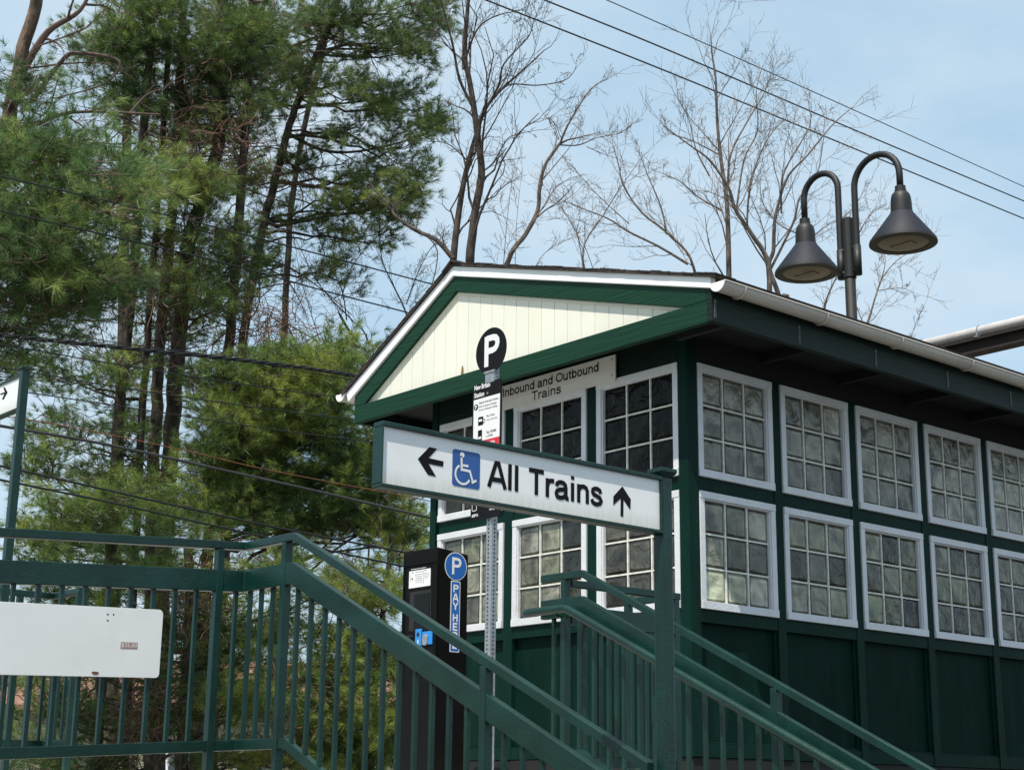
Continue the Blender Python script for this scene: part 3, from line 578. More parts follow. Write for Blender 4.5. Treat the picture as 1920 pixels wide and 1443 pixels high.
def bl(s, x, z, wdt, h, bold=.008, mb=None, n=.0016):
    q = MB(); put_text(q, s, (x,FY,z), UX, UZ, -UY, wdt, h, bold, n); q.build('text_line', M['signwhite' if mb is wtxt else 'black'], BD)
bl('New Britain', wx0+.004, wt+.062, .155, .033, .03, wtxt, .001); bl('Station', wx0+.004, wt+.012, .098, .033, .03, wtxt, .001)
xk = wx0+.052
bl('Daily & Overnight Parking', xk, wt-.040, .192, .019); bl('$2.00, Fee Required Weekdays', xk, wt-.062, .175, .014); bl('No Fee on Weekends & Holidays', xk, wt-.084, .182, .014)
xk = wx0+.130
bl('Pay at Kiosk', xk, wt-.135, .080, .017); bl('Coins or Credit Only', xk, wt-.158, .105, .012)
bl('Text  NEWBRI', xk, wt-.238, .095, .016, .015); bl('to 727563', xk, wt-.262, .062, .015)
bl('Use Mobile App', xk-.004, wt-.345, .104, .014); bl('Download at', xk-.004, wt-.367, .072, .013); bl('septa.org/parking', xk-.004, wt-.389, .105, .014)
disc(btxt, A(wx0+.024, FY, wt-.050), UX, UZ, -UY, .021, .0014, 26)
put_text(wtxt, 'P', (wx0+.015,FY,wt-.066), UX, UZ, -UY, .018, .030, .03, .0022)
def rr(mb, x0_, x1_, z0_, z1_, n, r=.004): mb.prism([A(x, FY-n, z) for x, z in rrect(x0_, x1_, z0_, z1_, r)], A(0,-.0003,0))
rr(btxt, wx0+.048, wx0+.098, wt-.175, wt-.120, .0014); rr(wtxt, wx0+.054, wx0+.088, wt-.150, wt-.136, .0022, .002)
disc(btxt, A(wx0+.103, FY, wt-.152), UX, UZ, -UY, .014, .0014, 20, .009)
rr(btxt, wx0+.048, wx0+.088, wt-.335, wt-.205, .0014, .006); rr(wtxt, wx0+.054, wx0+.083, wt-.262, wt-.248, .0022, .003); rr(wtxt, wx0+.054, wx0+.080, wt-.285, wt-.276, .0022, .002)
for (a0, a1, b0, b1) in ((.050,.056,-.43,-.385),(.080,.086,-.43,-.385),(.056,.080,-.43,-.424),(.066,.070,-.405,-.355)): btxt.obox(A(0,FY,0), UX, UZ, -UY, wx0+a0, wx0+a1, wt+b0, wt+b1, .0008, .0014)
disc(btxt, A(wx0+.068, FY, wt-.405), UX, UZ, -UY, .008, .0016, 12)
bl('Rail Passengers Only', wx0+.030, wb-.035, .185, .020, .03, wtxt); bl('at all times', wx0+.09, wb-.052, .08, .010, .02, wtxt, .0018)
bl('215 580-7800', wx1-.075, rb-.022, .073, .011, .02, wtxt); bl('septa.org', wx1-.060, rb-.042, .058, .013, .02, wtxt)
bl('Parking is', bx0+.085, bz0+.205, .1, .02, .02, wtxt); bl('available by texting', bx0+.085, bz0+.170, .150, .020, .025, wtxt); bl('NEWBRI  to 727563', bx0+.085, bz0+.140, .135, .020, .025, wtxt)
bl('215 580-7800', bx1-.085, bz0+.070, .065, .013, .02, wtxt); bl('septa.org/parking', bx1-.105, bz0+.045, .085, .014, .02, wtxt); bl('#ISEPTA', bx0+.015, bz0+.022, .062, .019, .03, wtxt)
for (a0, a1, b0, b1) in ((.014,.018,.065,.25),(.056,.060,.065,.25),(.018,.056,.061,.065),(.018,.056,.25,.254)): wtxt.obox(A(0,FY,0), UX, UZ, -UY, bx0+a0, bx0+a1, bz0+b0, bz0+b1, .0008, .0012)
rr(wtxt, bx0+.023, bx0+.052, bz0+.160, bz0+.174, .001, .003); rr(wtxt, bx0+.023, bx0+.049, bz0+.128, bz0+.137, .001, .002)
wtxt.build('white_symbols', M['signwhite'], BD); btxt.build('black_symbols', M['black'], BD)
for z in (bz1-.075, bz0+.095):
    b = MB(); disc(b, A(PXs+.015, FY, z), UX, UZ, -UY, .009, .003, 14); disc(b, A(PXs+.015, FY, z), UX, UZ, -UY, .006, .006, 14); b.build('bolt', M['galv'], BD)
# pay station
mx0, mx1, my0, my1 = -1.834, -1.443, -.96, -.684; mz = -1.21
mc = thing('pay_station', ((mx0+mx1)/2, (my0+my1)/2, DK), 'tall black parking pay station with blue P and PAY HERE sticker on its side', 'pay machine')
b = MB(); b.add([(mx0,my0,DK),(mx1,my0,DK),(mx1,my1,DK),(mx0,my1,DK),(mx0,my0,mz+.006),(mx1,my0,mz),(mx1,my1,mz-.026),(mx0,my1,mz-.02)], [(0,3,2,1),(4,5,6,7),(0,1,5,4),(1,2,6,5),(2,3,7,6),(3,0,4,7)])
b.build('cabinet', M['cab'], mc, bevel=.012, seg=3)
ZM = (6.557, 750, 1020)
def MP(zx, zy): return atY(ZM[1]+zx/ZM[0], ZM[2]+zy/ZM[0], my0)
def fbox(x0_, y0_, x1_, y1_, n0, n1, nm, m, par, bev=0): # in machine zoom px, front face
    p = MP(x0_, y0_); q = MP(x1_, y1_); c = MB(); c.obox(A(0,my0,0), UX, UZ, -UY, p[0], q[0], q[2], p[2], n0, n1); return c.build(nm, m, par, bevel=bev)
p = MP(62,275); q = MP(440,1450)
b = MB(); zt = MP(250,235)[2]; zb_ = DK+.62
for (xa, xb, za, zb2) in ((p[0], q[0], zt-.008, zt), (p[0], p[0]+.006, zb_, zt-.008), (q[0]-.006, q[0], zb_, zt-.008)): b.obox(A(0,my0,0), UX, UZ, -UY, xa, xb, za, zb2, -.002, .007)
b.build('door_edge', M['cab'], mc)
DF = fbox(120,305,375,505,0,.004,'instruction_plate',M['signwhite'],mc)
pa = MP(120,290); pb = MP(375,505); dx = pb[0]-pa[0]; zt = MP(120,330)[2]+.0; 
zt0 = MP(247,312)[2]; zb0 = MP(247,505)[2]; dz = zt0-zb0
b = MB(); b.obox(A(0,my0,0), UX, UZ, -UY, pa[0], pb[0], zt0-.0, zt0+.02, 0, .005); b.build('plate_header', M['cab'], DF)
b = MB()
for k, (u, v_, wd, ht) in enumerate(((.30,.86,.35,.02),(.28,.70,.38,.02),(.30,.58,.3,.015),(.30,.45,.33,.02),(.28,.33,.38,.015),(.32,.2,.3,.015),(.72,.72,.22,.012),(.72,.62,.2,.012),(.72,.52,.23,.012),(.72,.42,.18,.012),(.14,.85,.06,.05),(.74,.88,.06,.05),(.13,.42,.05,.12),(.69,.08,.008,.85),(.08,.30,.008,.45))):
    b.obox(A(0,my0,0), UX, UZ, -UY, pa[0]+dx*u, pa[0]+dx*(u+wd), zb0+dz*v_, zb0+dz*(v_+ht), .004, .0046)
b.build('print', M['cab'], DF)
b = MB(); put_text(b, 'Parking instructions', (pa[0]+dx*.1, my0, zt0+.004), UX, UZ, -UY, dx*.7, .010, .02, .0056); b.build('heading', M['signwhite'], DF)
sc_ = fbox(125,590,375,1040,-.001,.002,'screen_recess',M['hole'],mc); fbox(185,620,365,1020,.002,.006,'screen',M['screen'],mc,.001)
cr_ = fbox(205,1045,272,1275,.001,.012,'card_reader',M['cyan'],mc,.002)
c0 = MP(238,1110); b = MB(); disc(b, A(c0[0],my0,c0[2]), UX, UZ, -UY, .016, .0126, 20); b.build('reader_slot', M['hole'], cr_)
c0 = MP(238,1200); b = MB(); b.prism([A(c0[0]-.004,my0-.0124,c0[2]-.015),A(c0[0]+.004,my0-.0124,c0[2]-.015),A(c0[0]+.004,my0-.0124,c0[2]+.004),A(c0[0]+.009,my0-.0124,c0[2]+.004),A(c0[0],my0-.0124,c0[2]+.016),A(c0[0]-.009,my0-.0124,c0[2]+.004),A(c0[0]-.004,my0-.0124,c0[2]+.004)], A(0,-.0004,0)); b.build('reader_mark', M['signwhite'], cr_)
cb = fbox(285,1075,402,1225,.001,.008,'coin_slot',M['cyan'],mc,.002); c0 = MP(330,1160); b = MB(); b.prism([A(x,my0-.008,z) for x, z in rrect(c0[0]-.028, c0[0]+.022, c0[2]-.045, c0[2]+.030, .02)], A(0,-.012,0)); b.build('coin_shield', M['galv'], cb, bevel=.002)
c0 = MP(145,1132); b = MB(); b.tube([(c0[0]-.035,my0-.012,c0[2]),(c0[0]+.03,my0-.012,c0[2])], .006, 8); b.build('latch', M['lampblk'], mc)
# side sticker
def SP(zx, zy): return atX(ZM[1]+zx/ZM[0], ZM[2]+zy/ZM[0], mx1)
cA = (SP(563,255)+SP(806,300))/2; rad = (SP(806,300)[1]-SP(563,255)[1])/2; cA[2] = (SP(685,97)[2]+SP(690,447)[2])/2
rad = (SP(685,97)[2]-SP(690,447)[2])/2
b = MB(); disc(b, A(mx1,cA[1],cA[2]), UY, UZ, UX, rad, .0015, 48); ST = b.build('parking_sticker', M['signwhite'], mc)
b = MB(); disc(b, A(mx1,cA[1],cA[2]), UY, UZ, UX, rad*.94, .0025, 48); b.build('blue_field', M['blue2'], ST)
b = MB(); stroke_text(b, 'P', (mx1,cA[1]-rad*.42,cA[2]-rad*.58), UY, UZ, UX, rad*.92, rad*1.20, .17, .0035); b.build('letter', M['signwhite'], ST)
s0 = SP(632,452); s1 = SP(735,1325); y0_, y1_ = cA[1]-rad*.40, cA[1]+rad*.44; z1_ = SP(685,452)[2]; z0_ = SP(670,1325)[2]
b = MB(); b.prism([A(mx1,y,z) for y, z in rrect(y0_, y1_, z0_, z1_, .006)], A(.0015,0,0)); S2 = b.build('pay_here_sticker', M['signwhite'], mc)
b = MB(); b.prism([A(mx1+.0015,y,z) for y, z in rrect(y0_+.006, y1_-.006, z0_+.006, z1_-.006, .004)], A(.0008,0,0)); b.build('blue_field', M['blue2'], S2)
b = MB(); hh = (SP(685,490)[2]-SP(685,590)[2]); lw = (y1_-y0_)*.52
for ch, zy in zip('PAYHERE', (590,700,805,950,1060,1172,1282)):
    stroke_text(b, ch, (mx1, (y0_+y1_)/2-lw*.58, SP(683,zy)[2]), UY, UZ, UX, lw*1.16, hh*.92, .22, .0035)
b.build('lettering', M['signwhite'], S2)

#@@RAILS
# ------------------------------------------------------------------ railings
ZR = -1.65; SL = -.4660; SLF = -.4915
BW, PW = .019, .038
def rail_parts(T_, path, zoff_plank=(-.143,-.249), zoff_bot=(-.963,-1.014), posts=(), bal=.1143, balskip=.03, deck=None, bottom_path=None, plank=True, top=True, plank_path=None, bal_first=.08, wid=.040):
    # path: polyline of top surface of the top rail
    if top: b = MB(); b.sweep(path, wid, 0, -.040); b.build('top_rail', M['steel'], T_, bevel=.004, seg=3)
    pp = plank_path or path
    b = MB(); b.sweep(pp, wid*.92, zoff_plank[0], zoff_plank[1]); b.build('wide_rail', M['steel'], T_, bevel=.004, seg=3)
    b = MB(); b.sweep(bottom_path or pp, wid*.8, zoff_bot[0], zoff_bot[1]); b.build('bottom_rail', M['steel'], T_, bevel=.003)
    # arclength in plan
    P = [np.asarray(p, float) for p in pp]; Ls = [math.hypot(*(P[i+1]-P[i])[:2]) for i in range(len(P)-1)]; tot = sum(Ls)
    def at(s):
        for i, l in enumerate(Ls):
            if s <= l or i == len(Ls)-1: return P[i]+(P[i+1]-P[i])*(s/l), nrm([*(P[i+1]-P[i])[:2], 0])
            s -= l
    ps = sorted(posts)
    for s in ps:
        p, d = at(s); n_ = A(-d[1], d[0], 0); b = MB(); z1 = zoff_plank[1]
        b.obox(p, d, n_, UZ, -PW/2, PW/2, -PW/2-.0025, PW/2+.0025, deckz(p)-p[2], -.0405); b.build('post', M['steel'], T_, bevel=.003)
    s = bal_first
    edges = [0]+ps+[tot]
    for a_, b_ in zip(edges[:-1], edges[1:]):
        L_ = b_-a_
        if L_ < .12: continue
        n_ = max(1, int(round(L_/bal))-1); 
        for k in range(1, n_+1):
            s = a_+L_*k/(n_+1); p, d = at(s); nn = A(-d[1], d[0], 0)
            b = MB(); b.obox(p, d, nn, UZ, -BW/2, BW/2, -BW/2, BW/2, zoff_bot[0]-.003, zoff_plank[1]+.004); b.build('baluster', M['steel'], T_)
def deckz(p):
    if p[0] > .62: return DK+(p[0]-.6)*SL
    if p[1] < -3.5 and p[0] < .5: return DK+(p[1]+3.5)*.0614
    return DK
grp = 'green steel railings round the stairs and ramp'
RN = thing('railing', (.6, YS, DK), 'dark green railing nearest the camera, down the ramp and stairs, with the blank white board', 'railing', grp)
yN = -3.449; xB = .19; rs = .0614
ramp_end = A(xB, -6.6, ZR+.0-rs*(6.6-3.431))
path = [ramp_end, A(xB, yN, ZR), A(.629, yN, ZR), A(XS-.055, yN, ZR+SL*(XS-.055-.629))]
l1 = 6.6-3.449
rail_parts(RN, path, posts=[l1-1.66, l1-.155, l1+.557-xB, l1+2.071-xB])
RF = thing('railing', (.6, -1.611, DK), 'dark green stair railing next to the building, with a rounded handrail along it', 'railing', grp)
yF = -1.611; xe = 4.6
rail_parts(RF, [A(.362, yF, ZR), A(.69, yF, ZR), A(xe, yF, ZR+SLF*(xe-.69))], posts=[.55-.362, 2.03-.362, 3.51-.362])
hp = MB(); yH = yF-.075; hz = -1.862; SLH = -.474
hpts = [A(.292, yH, hz-.018), A(.296, yH, hz-.010), A(.31, yH, hz-.002), A(.34, yH, hz), A(.60, yH, hz), A(.62, yH, hz), A(.635, yH, hz-.003), A(.65, yH, hz-.009), A(.67, yH, hz-.012+SLH*.01)]+[A(x_, yH, hz-.012+SLH*(x_-.66)) for x_ in (.72, 1.5, 2.5, 3.5, xe)]
hp.tube(hpts, [.012,.019]+[.024]*(len(hpts)-2), 14); hp.build('handrail', M['steel'], RF, smooth=True)
for x in (.55, 2.03, 3.51):
    z = (hz if x < .61 else hz-.012+SLH*(x-.66)); b = MB(); b.tube([(x, yF, z-.03), (x, yH, z-.035), (x, yH, z-.01)], .007, 8); b.build('bracket', M['steel'], RF)
RE = thing('railing', (.55, -.7, DK), 'short dark green railing beside the corner of the building behind the far stair rail', 'railing', grp)
rail_parts(RE, [A(.55, yF+.03, -1.688), A(.55, -.72, -1.684), A(.12, -.72, -1.684)], posts=[.85, 1.26])
# railing across the ramp at the far left
cA_ = atD(100, 1112, 10.6); zl = cA_[2]
RL = thing('railing', (cA_[0], cA_[1], DK), 'dark green railing in the distance at the lower left behind the blank white board', 'railing', grp)
rail_parts(RL, [A(cA_[0], cA_[1]-2.4, zl), A(cA_[0], cA_[1], zl), A(cA_[0]+.42, cA_[1], zl)], posts=[2.17, 2.8])
# blank board
WBd = thing('blank_board', (.23, -4.5, -2.38), 'blank white board with a small faded price strip, fixed to the ramp railing', 'notice board')
n0, n1 = .2115, .2155; z0_, z1_ = 0, 0
k_ = (-2.027+2.058)/(-3.909+4.716)*.8
yr = -3.905; yl = -5.4
def bz(y, top): return (-2.027 if top else -2.346)+(y-yr)*.039
b = MB(); pts = []
r = .022
pts += [(yl, bz(yl,1)), (yl, bz(yl,0))]
for i in range(7): a_ = -math.pi/2+math.pi/2*i/6; pts.append((yr-r+r*math.cos(a_), bz(yr,0)+r+r*math.sin(a_)))
for i in range(7): a_ = math.pi/2*i/6; pts.append((yr-r+r*math.cos(a_), bz(yr,1)-r+r*math.sin(a_)))
b.prism([A(n0, y, z) for y, z in pts], A(n1-n0, 0, 0)); b.build('board', M['boardwhite'], WBd, bevel=.001)
c = atX(242, 1209.5, n1); ur = nrm([0, 1, .039])
b = MB(); b.obox(c, ur, UZ, UX, -.043, .043, -.015, .015, .0002, .001); PR = b.build('price_strip', M['price'], WBd)
b = MB(); put_text(b, '$35.00', c-ur*.040-UZ*.011, ur, UZ, UX, .080, .022, .0, .0016); b.build('price', M['signwhite'], PR)
b = MB()
for (x, y) in ((202,1151),(213,1151.5),(202,1162.5)): p = atX(x, y, n1); disc(b, p, UY, UZ, UX, .0042, .0008, 12)
b.build('bolt_hole', M['hole'], WBd)
b = MB(); p = atX(178.5, 1260, n1); b.prism([p+A(.0005, .018*math.cos(t_), -.009*abs(math.sin(t_)) if t_ > math.pi else .001) for t_ in [math.pi+math.pi*i/10 for i in range(11)]]+[p+A(.0005,.012,.004), p+A(.0005,-.012,.004)], A(.001,0,0)); b.build('rust_mark', M['rust'], WBd)

#@@LAMP
# ------------------------------------------------------------------ double lamp
LPc = A(-3.17, 6.05, 0)
LP = thing('street_lamp', (LPc[0], LPc[1], DK), 'black double lamp post with two conical shades rising behind the roof', 'street lamp')
zt = atY(1590, 410, LPc[1])[2]; zc = atY(1597, 512, LPc[1])[2]
cx = atY(1592, 480, LPc[1])[0]
b = MB(); b.tube([(cx,LPc[1],DK),(cx,LPc[1],zc)], .060, 20); b.build('pole', M['lampblk'], LP, smooth=True)
b = MB(); b.tube([(cx,LPc[1],zc-.01),(cx,LPc[1],zt)], .060, 20); b.tube([(cx,LPc[1],zc-.05),(cx,LPc[1],zc+.0)], .070, 20); b.build('pole_head', M['lampblk'], LP, smooth=False)
for sgn, (nx, ny), (ax, ay), (bx_, by_) in ((-1, (1509,414), (1540,326), (1574,408)), (1, (1688,353), (1645,290), (1601,400))):
    nk = atY(nx, ny, LPc[1]); top = atY(ax, ay, LPc[1]); inn = cx+sgn*.112
    R_ = abs(nk[0]-inn)/2; mid = (nk[0]+inn)/2; zc0 = top[2]-R_
    pts = [A(inn, LPc[1], zc-.02), A(inn, LPc[1], zc+.3)]
    for i in range(17):
        a_ = math.pi*i/16; pts.append(A(mid-sgn*R_*math.cos(a_), LPc[1], zc0+R_*math.sin(a_)))
    pts.append(A(nk[0], LPc[1], nk[2]))
    b = MB(); b.tube(pts, .037, 14); b.tube([A(inn,LPc[1],zc-.04),A(inn,LPc[1],zc+.30)], .045, 12)
    b.tube([A(inn-sgn*.05,LPc[1],zc+.02),A(inn,LPc[1],zc+.02)], .03, 8); b.tube([A(inn-sgn*.05,LPc[1],zc+.28),A(inn,LPc[1],zc+.28)], .03, 8)
    AR = b.build('arm', M['lampblk'], LP, smooth=True)
    c = A(nk[0], LPc[1], nk[2])
    SH = MB(); k = .355
    SH.lathe(c, [(.0,.02),(.058,.02),(.058,-.02),(.064,-.024),(.064,-.045),(.080,-.055),(.098,-.08),(.107,-.115),(.112,-.16),(.116,-.275),(.122,-.278),(.122,-.290)], 36)
    H_ = SH.build('lamp_housing', M['lampblk'], LP, smooth=True)
    for e in [H_.modifiers.new('es', 'EDGE_SPLIT')]: e.split_angle = math.radians(35)
    C_ = MB(); C_.lathe(c, [(.120,-.285),(.356,-.605),(.360,-.632),(.345,-.632),(.340,-.605),(.11,-.29)], 48); o_ = C_.build('lamp_shade', M['lampcone'], LP, smooth=True)
    e = o_.modifiers.new('es', 'EDGE_SPLIT'); e.split_angle = math.radians(35)
    Rg = MB(); Rg.lathe(c, [(.359,-.615),(.362,-.638),(.272,-.642),(.272,-.622)], 48); Rg.build('rim', M['lampblk'], o_)
    Ln = MB(); Ln.lathe(c, [(.273,-.634),(.20,-.646),(.10,-.652),(.0,-.654)], 40); Ln.build('lens', M['lens'], o_, smooth=True)
    Ln = MB(); Ln.box(c[0]-.13, c[0]+.13, c[1]-.055, c[1]+.055, c[2]-.659, c[2]-.648); Ln.build('lens_frame', M['rust'] if 0 else M['lens'], o_)
# ------------------------------------------------------------------ gantry beam and pipe
GY = 9.8; g0 = atY(1920, 600, GY); g1 = atY(1735, 640, GY)
dirx = 1.0
GA = thing('overhead_beam', (-3.2, GY, G), 'dark steel beam carrying a pale pipe, reaching out over the roof at the right edge', 'overhead beam')
x0_, x1_ = -11.5, 6.0; zP = atY(1920, 601, GY)[2]; zQ = atY(1800, 631, GY)[2]
zb1 = atY(1880, 625, GY)[2]; zb0 = atY(1880, 653, GY)[2]
b = MB(); b.box(x0_, x1_, GY-.10, GY+.10, zb1-.03, zb1); b.box(x0_, x1_, GY-.10, GY+.10, zb0, zb0+.03); b.box(x0_, x1_, GY-.02, GY+.02, zb0+.03, zb1-.03); BM = b.build('steel_beam', M['rustbeam'], GA)
b = MB(); b.tube([(x0_, GY, zP), (x1_, GY, zP)], .068, 20); PI_ = b.build('pipe', M['pipe'], GA, smooth=True)
for x in (atY(1837, 622, GY)[0], atY(1837, 622, GY)[0]-3, atY(1837, 622, GY)[0]+3):
    b = MB(); b.tube([(x, GY-.075*math.cos(t_), zP+.075*math.sin(t_)) for t_ in [2*math.pi*i/16 for i in range(17)]], .008, 6); b.tube([(x-.0, GY-.07, zb1),(x, GY-.075, zP-.02)], .01, 6); b.tube([(x, GY+.07, zb1),(x, GY+.075, zP-.02)], .01, 6); b.box(x-.02, x+.02, GY-.11, GY+.11, zb1, zb1+.02); b.build('pipe_clamp', M['galv'], GA)
for x in (x0_+.1, x1_-.1): b = MB(); b.box(x-.1, x+.1, GY-.1, GY+.1, G, zb0); b.build('column', M['rustbeam'], GA)

#@@WIRES
def smooth_poly(P, n=6):
    P = [np.asarray(p, float) for p in P]; out = []
    for i in range(len(P)-1):
        p0, p1, p2, p3 = P[max(i-1,0)], P[i], P[i+1], P[min(i+2, len(P)-1)]
        for k in range(n):
            t = k/n; out.append(.5*((2*p1)+(-p0+p2)*t+(2*p0-5*p1+4*p2-p3)*t*t+(-p0+3*p1-3*p2+p3)*t**3))
    out.append(P[-1]); return out
WX = -7.0
def wire(pts, r, lab, m='wire', ext=1, grp='wires crossing in front of the trees', twist=0):
    P = [atX(x, y, WX) for x, y in pts]
    a = P[0]+(P[0]-P[1])*.8; c = P[-1]+(P[-1]-P[-2])*ext
    Q = smooth_poly([a]+P+[c], 8); b = MB()
    if twist:
        Q = smooth_poly([a]+P+[c], 40)
        for j in range(3): b.tube([q+A(.4, 0, 0)*0+A(math.cos(i*.33+j*2.1)*r*.9, 0, math.sin(i*.33+j*2.1)*r*.9) for i, q in enumerate(Q)], r*.62, 6)
    else: b.tube(Q, r, 6)
    o = b.build('utility_wire', M[m], smooth=True); tag(o, lab, 'wire', grp)
wire([(910,0),(1250,134),(1600,278),(1920,410)], .012, 'lowest of the three black wires slanting across the open sky', ext=1.5, grp='catenary wires across the open sky')
wire([(1020,0),(1250,93),(1600,243),(1920,377)], .012, 'middle one of the three wires slanting across the open sky', ext=1.5, grp='catenary wires across the open sky')
wire([(1137,0),(1250,50),(1600,206),(1920,350)], .008, 'thinnest and highest of the three wires slanting across the open sky', ext=1.5, grp='catenary wires across the open sky')
wire([(0,330),(400,425),(800,530)], .009, 'topmost black wire across the pines, ending behind the roof peak')
wire([(0,395),(400,488),(600,543),(765,586)], .009, 'second black wire from the top across the pine foliage')
wire([(0,628),(200,649),(400,669),(560,688),(672,705)], .015, 'thick twisted black cable bundle running to the roof eave', twist=1)
wire([(0,608),(240,645),(400,667),(660,712)], .005, 'thin black wire running close beside the twisted cable bundle')
wire([(0,645),(250,688),(500,727),(640,745)], .006, 'black wire passing just under the twisted cable bundle')
wire([(0,688),(250,730),(500,766),(700,792)], .006, 'black wire that crosses the top of the left green post')
wire([(0,728),(250,765),(500,803),(700,828)], .006, 'black wire next below the one at the top of the left green post')
wire([(0,779),(120,798),(350,845),(500,880),(760,930)], .005, 'thin rusty orange wire through the pine boughs', 'wirerust')
wire([(0,798),(200,833),(400,877),(600,922),(805,970)], .015, 'thick grey cable crossing the lower pines below the rusty wire', 'wiregrey')
wire([(0,873),(120,900),(355,953),(545,994),(760,1035)], .011, 'black cable just above the ramp railing, higher of the two')
wire([(0,899),(200,940),(400,985),(530,1013),(760,1062)], .011, 'black cable just above the ramp railing, lower of the two')
#@@FAR
hs = thing('house', (-36, 14, G), 'low house with a terracotta roof and cream walls, glimpsed behind the pines', 'house')
cL = atD(-150, 1400, 46); cR = atD(760, 1400, 44); du = nrm([*(cR-cL)[:2], 0]); dn = A(du[1], -du[0], 0); Lh = float(np.linalg.norm((cR-cL)[:2])); oz = A(cL[0], cL[1], 0)
b = MB(); b.obox(oz, du, dn, UZ, 0, Lh, -7, 0, G, -.35); b.build('wall', M['hwall'], hs)
b = MB(); b.prism([oz+UZ*(-.35)+dn*.5-du*.4, oz+UZ*1.15-dn*3.2-du*.4, oz+UZ*1.0-dn*3.2-du*.4, oz+UZ*(-.5)+dn*.5-du*.4], du*(Lh+.8)); b.build('roof', M['roof2'], hs)
for s in (2.2, 4.1, 7.5, 9.5):
    b = MB(); b.obox(oz, du, dn, UZ, s, s+1.2, 0, .05, G+.9, G+2.9); wnd = b.build('window', M['hwhite'], hs); b = MB(); b.obox(oz, du, dn, UZ, s+.1, s+1.1, .05, .06, G+1.0, G+2.8); b.build('pane', M['hglass'], wnd)
b = MB(); b.obox(oz, du, dn, UZ, 5.7, 6.9, 0, .06, G, G+2.3); b.build('door', M['hwhite'], hs)
#@@TREES
TUBES = 0
def add_tint_mesh(name, V, F3, tint, m, parent):
    me = bpy.data.meshes.new(name); n = len(V); nf = len(F3)
    p = parent; base = A(0,0,-Z0)
    while p is not None: base = base+A(*p.location); p = p.parent
    me.vertices.add(n); me.vertices.foreach_set('co', (V-base).astype(np.float32).ravel())
    me.loops.add(nf*3); me.loops.foreach_set('vertex_index', F3.astype(np.int32).ravel())
    me.polygons.add(nf); me.polygons.foreach_set('loop_start', np.arange(0, nf*3, 3, dtype=np.int32)); me.polygons.foreach_set('loop_total', np.full(nf, 3, dtype=np.int32))
    me.update(calc_edges=True)
    at = me.attributes.new('tint', 'FLOAT', 'POINT'); at.data.foreach_set('value', tint.astype(np.float32))
    me.materials.append(m); o = bpy.data.objects.new(name, me); COL.objects.link(o); o.parent = parent; return o
def needles(tufts, nper=40, ln=.140, wd=.0054):
    # tufts: list of (pos, dir, size, tint)
    P = np.array([t[0] for t in tufts]); D = np.array([t[1] for t in tufts]); Sz = np.array([t[2] for t in tufts]); Tn = np.array([t[3] for t in tufts])
    n = len(P); D /= np.linalg.norm(D, axis=1)[:, None]
    P = np.repeat(P, nper, 0); D = np.repeat(D, nper, 0); Sz = np.repeat(Sz, nper); Tn = np.repeat(Tn, nper)
    rv = rng.normal(size=(n*nper, 3)); rv /= np.linalg.norm(rv, axis=1)[:, None]
    side = rv-D*np.sum(rv*D, 1)[:, None]; side /= np.linalg.norm(side, axis=1)[:, None]+1e-9
    along = rng.random(n*nper); ang = np.radians(14+68*(1-along)*rng.random(n*nper)+12*rng.random(n*nper))
    nd = D*np.cos(ang)[:, None]+side*np.sin(ang)[:, None]; nd[:, 2] -= .10
    L_ = ln*Sz*(.75+.4*rng.random(n*nper))
    b0 = P+D*((along-.6)*.085*Sz)[:, None]
    wv = np.cross(nd, rng.normal(size=(n*nper, 3))); wv /= np.linalg.norm(wv, axis=1)[:, None]+1e-9
    wv *= (wd*Sz)[:, None]
    V = np.empty((n*nper*3, 3)); V[0::3] = b0-wv*.5; V[1::3] = b0+wv*.5; V[2::3] = b0+nd*L_[:, None]
    F = np.arange(n*nper*3).reshape(-1, 3)
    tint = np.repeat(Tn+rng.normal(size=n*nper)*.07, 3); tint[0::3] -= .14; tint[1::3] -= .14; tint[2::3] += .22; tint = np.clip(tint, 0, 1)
    return V, F, tint
def wander(p0, p1, k, amp, sag=0):
    P = [p0+(p1-p0)*t for t in np.linspace(0, 1, k+1)]
    L_ = np.linalg.norm(p1-p0); off = np.zeros(3)
    for i in range(1, k): off = off*.6+rng.normal(size=3)*amp*L_; P[i] = P[i]+off+UZ*sag*L_*math.sin(math.pi*i/k)
    return P
def twigs(mb, p, d, L_, r, lev, up=.25, spread=.75, kids=(5, 4, 3), minr=.0022, sides=3, wob=.16):
    k = 5 if lev > 0 else 4; pts = [p]; dd = nrm(d)
    for i in range(k): dd = nrm(dd+rng.normal(size=3)*wob+UZ*up*.16); pts.append(pts[-1]+dd*L_/k)
    rr_ = [max(minr*.6, r*(1-.75*i/k)) for i in range(k+1)]; mb.tube(pts, rr_, max(3, min(7, sides+lev)), cap=False)
    if lev <= 0: return
    n = kids[min(lev-1, len(kids)-1)]+int(rng.integers(0, 2)); sgn = 1
    for j in range(n):
        t = .22+.75*(j+rng.random()*.7)/n; i = min(k-1, int(t*k)); q = pts[i]+(pts[i+1]-pts[i])*(t*k-i); ax = nrm(pts[i+1]-pts[i])
        s_ = nrm(np.cross(ax, rng.normal(size=3))); ang = spread*(.55+.6*rng.random())
        nd = nrm(ax*math.cos(ang)+s_*math.sin(ang)+UZ*up*.5)
        twigs(mb, q, nd, L_*(.30+.50*rng.random())*(1.05-.45*t), max(minr, rr_[i]*.55), lev-1, up, spread, kids, minr, sides, wob)
def interp(pts, s):
    d = [0]; 
    for i in range(len(pts)-1): d.append(d[-1]+np.linalg.norm(pts[i+1]-pts[i]))
    s *= d[-1]
    for i in range(len(pts)-1):
        if s <= d[i+1]: return pts[i]+(pts[i+1]-pts[i])*((s-d[i])/(d[i+1]-d[i]+1e-9))
    return pts[-1]
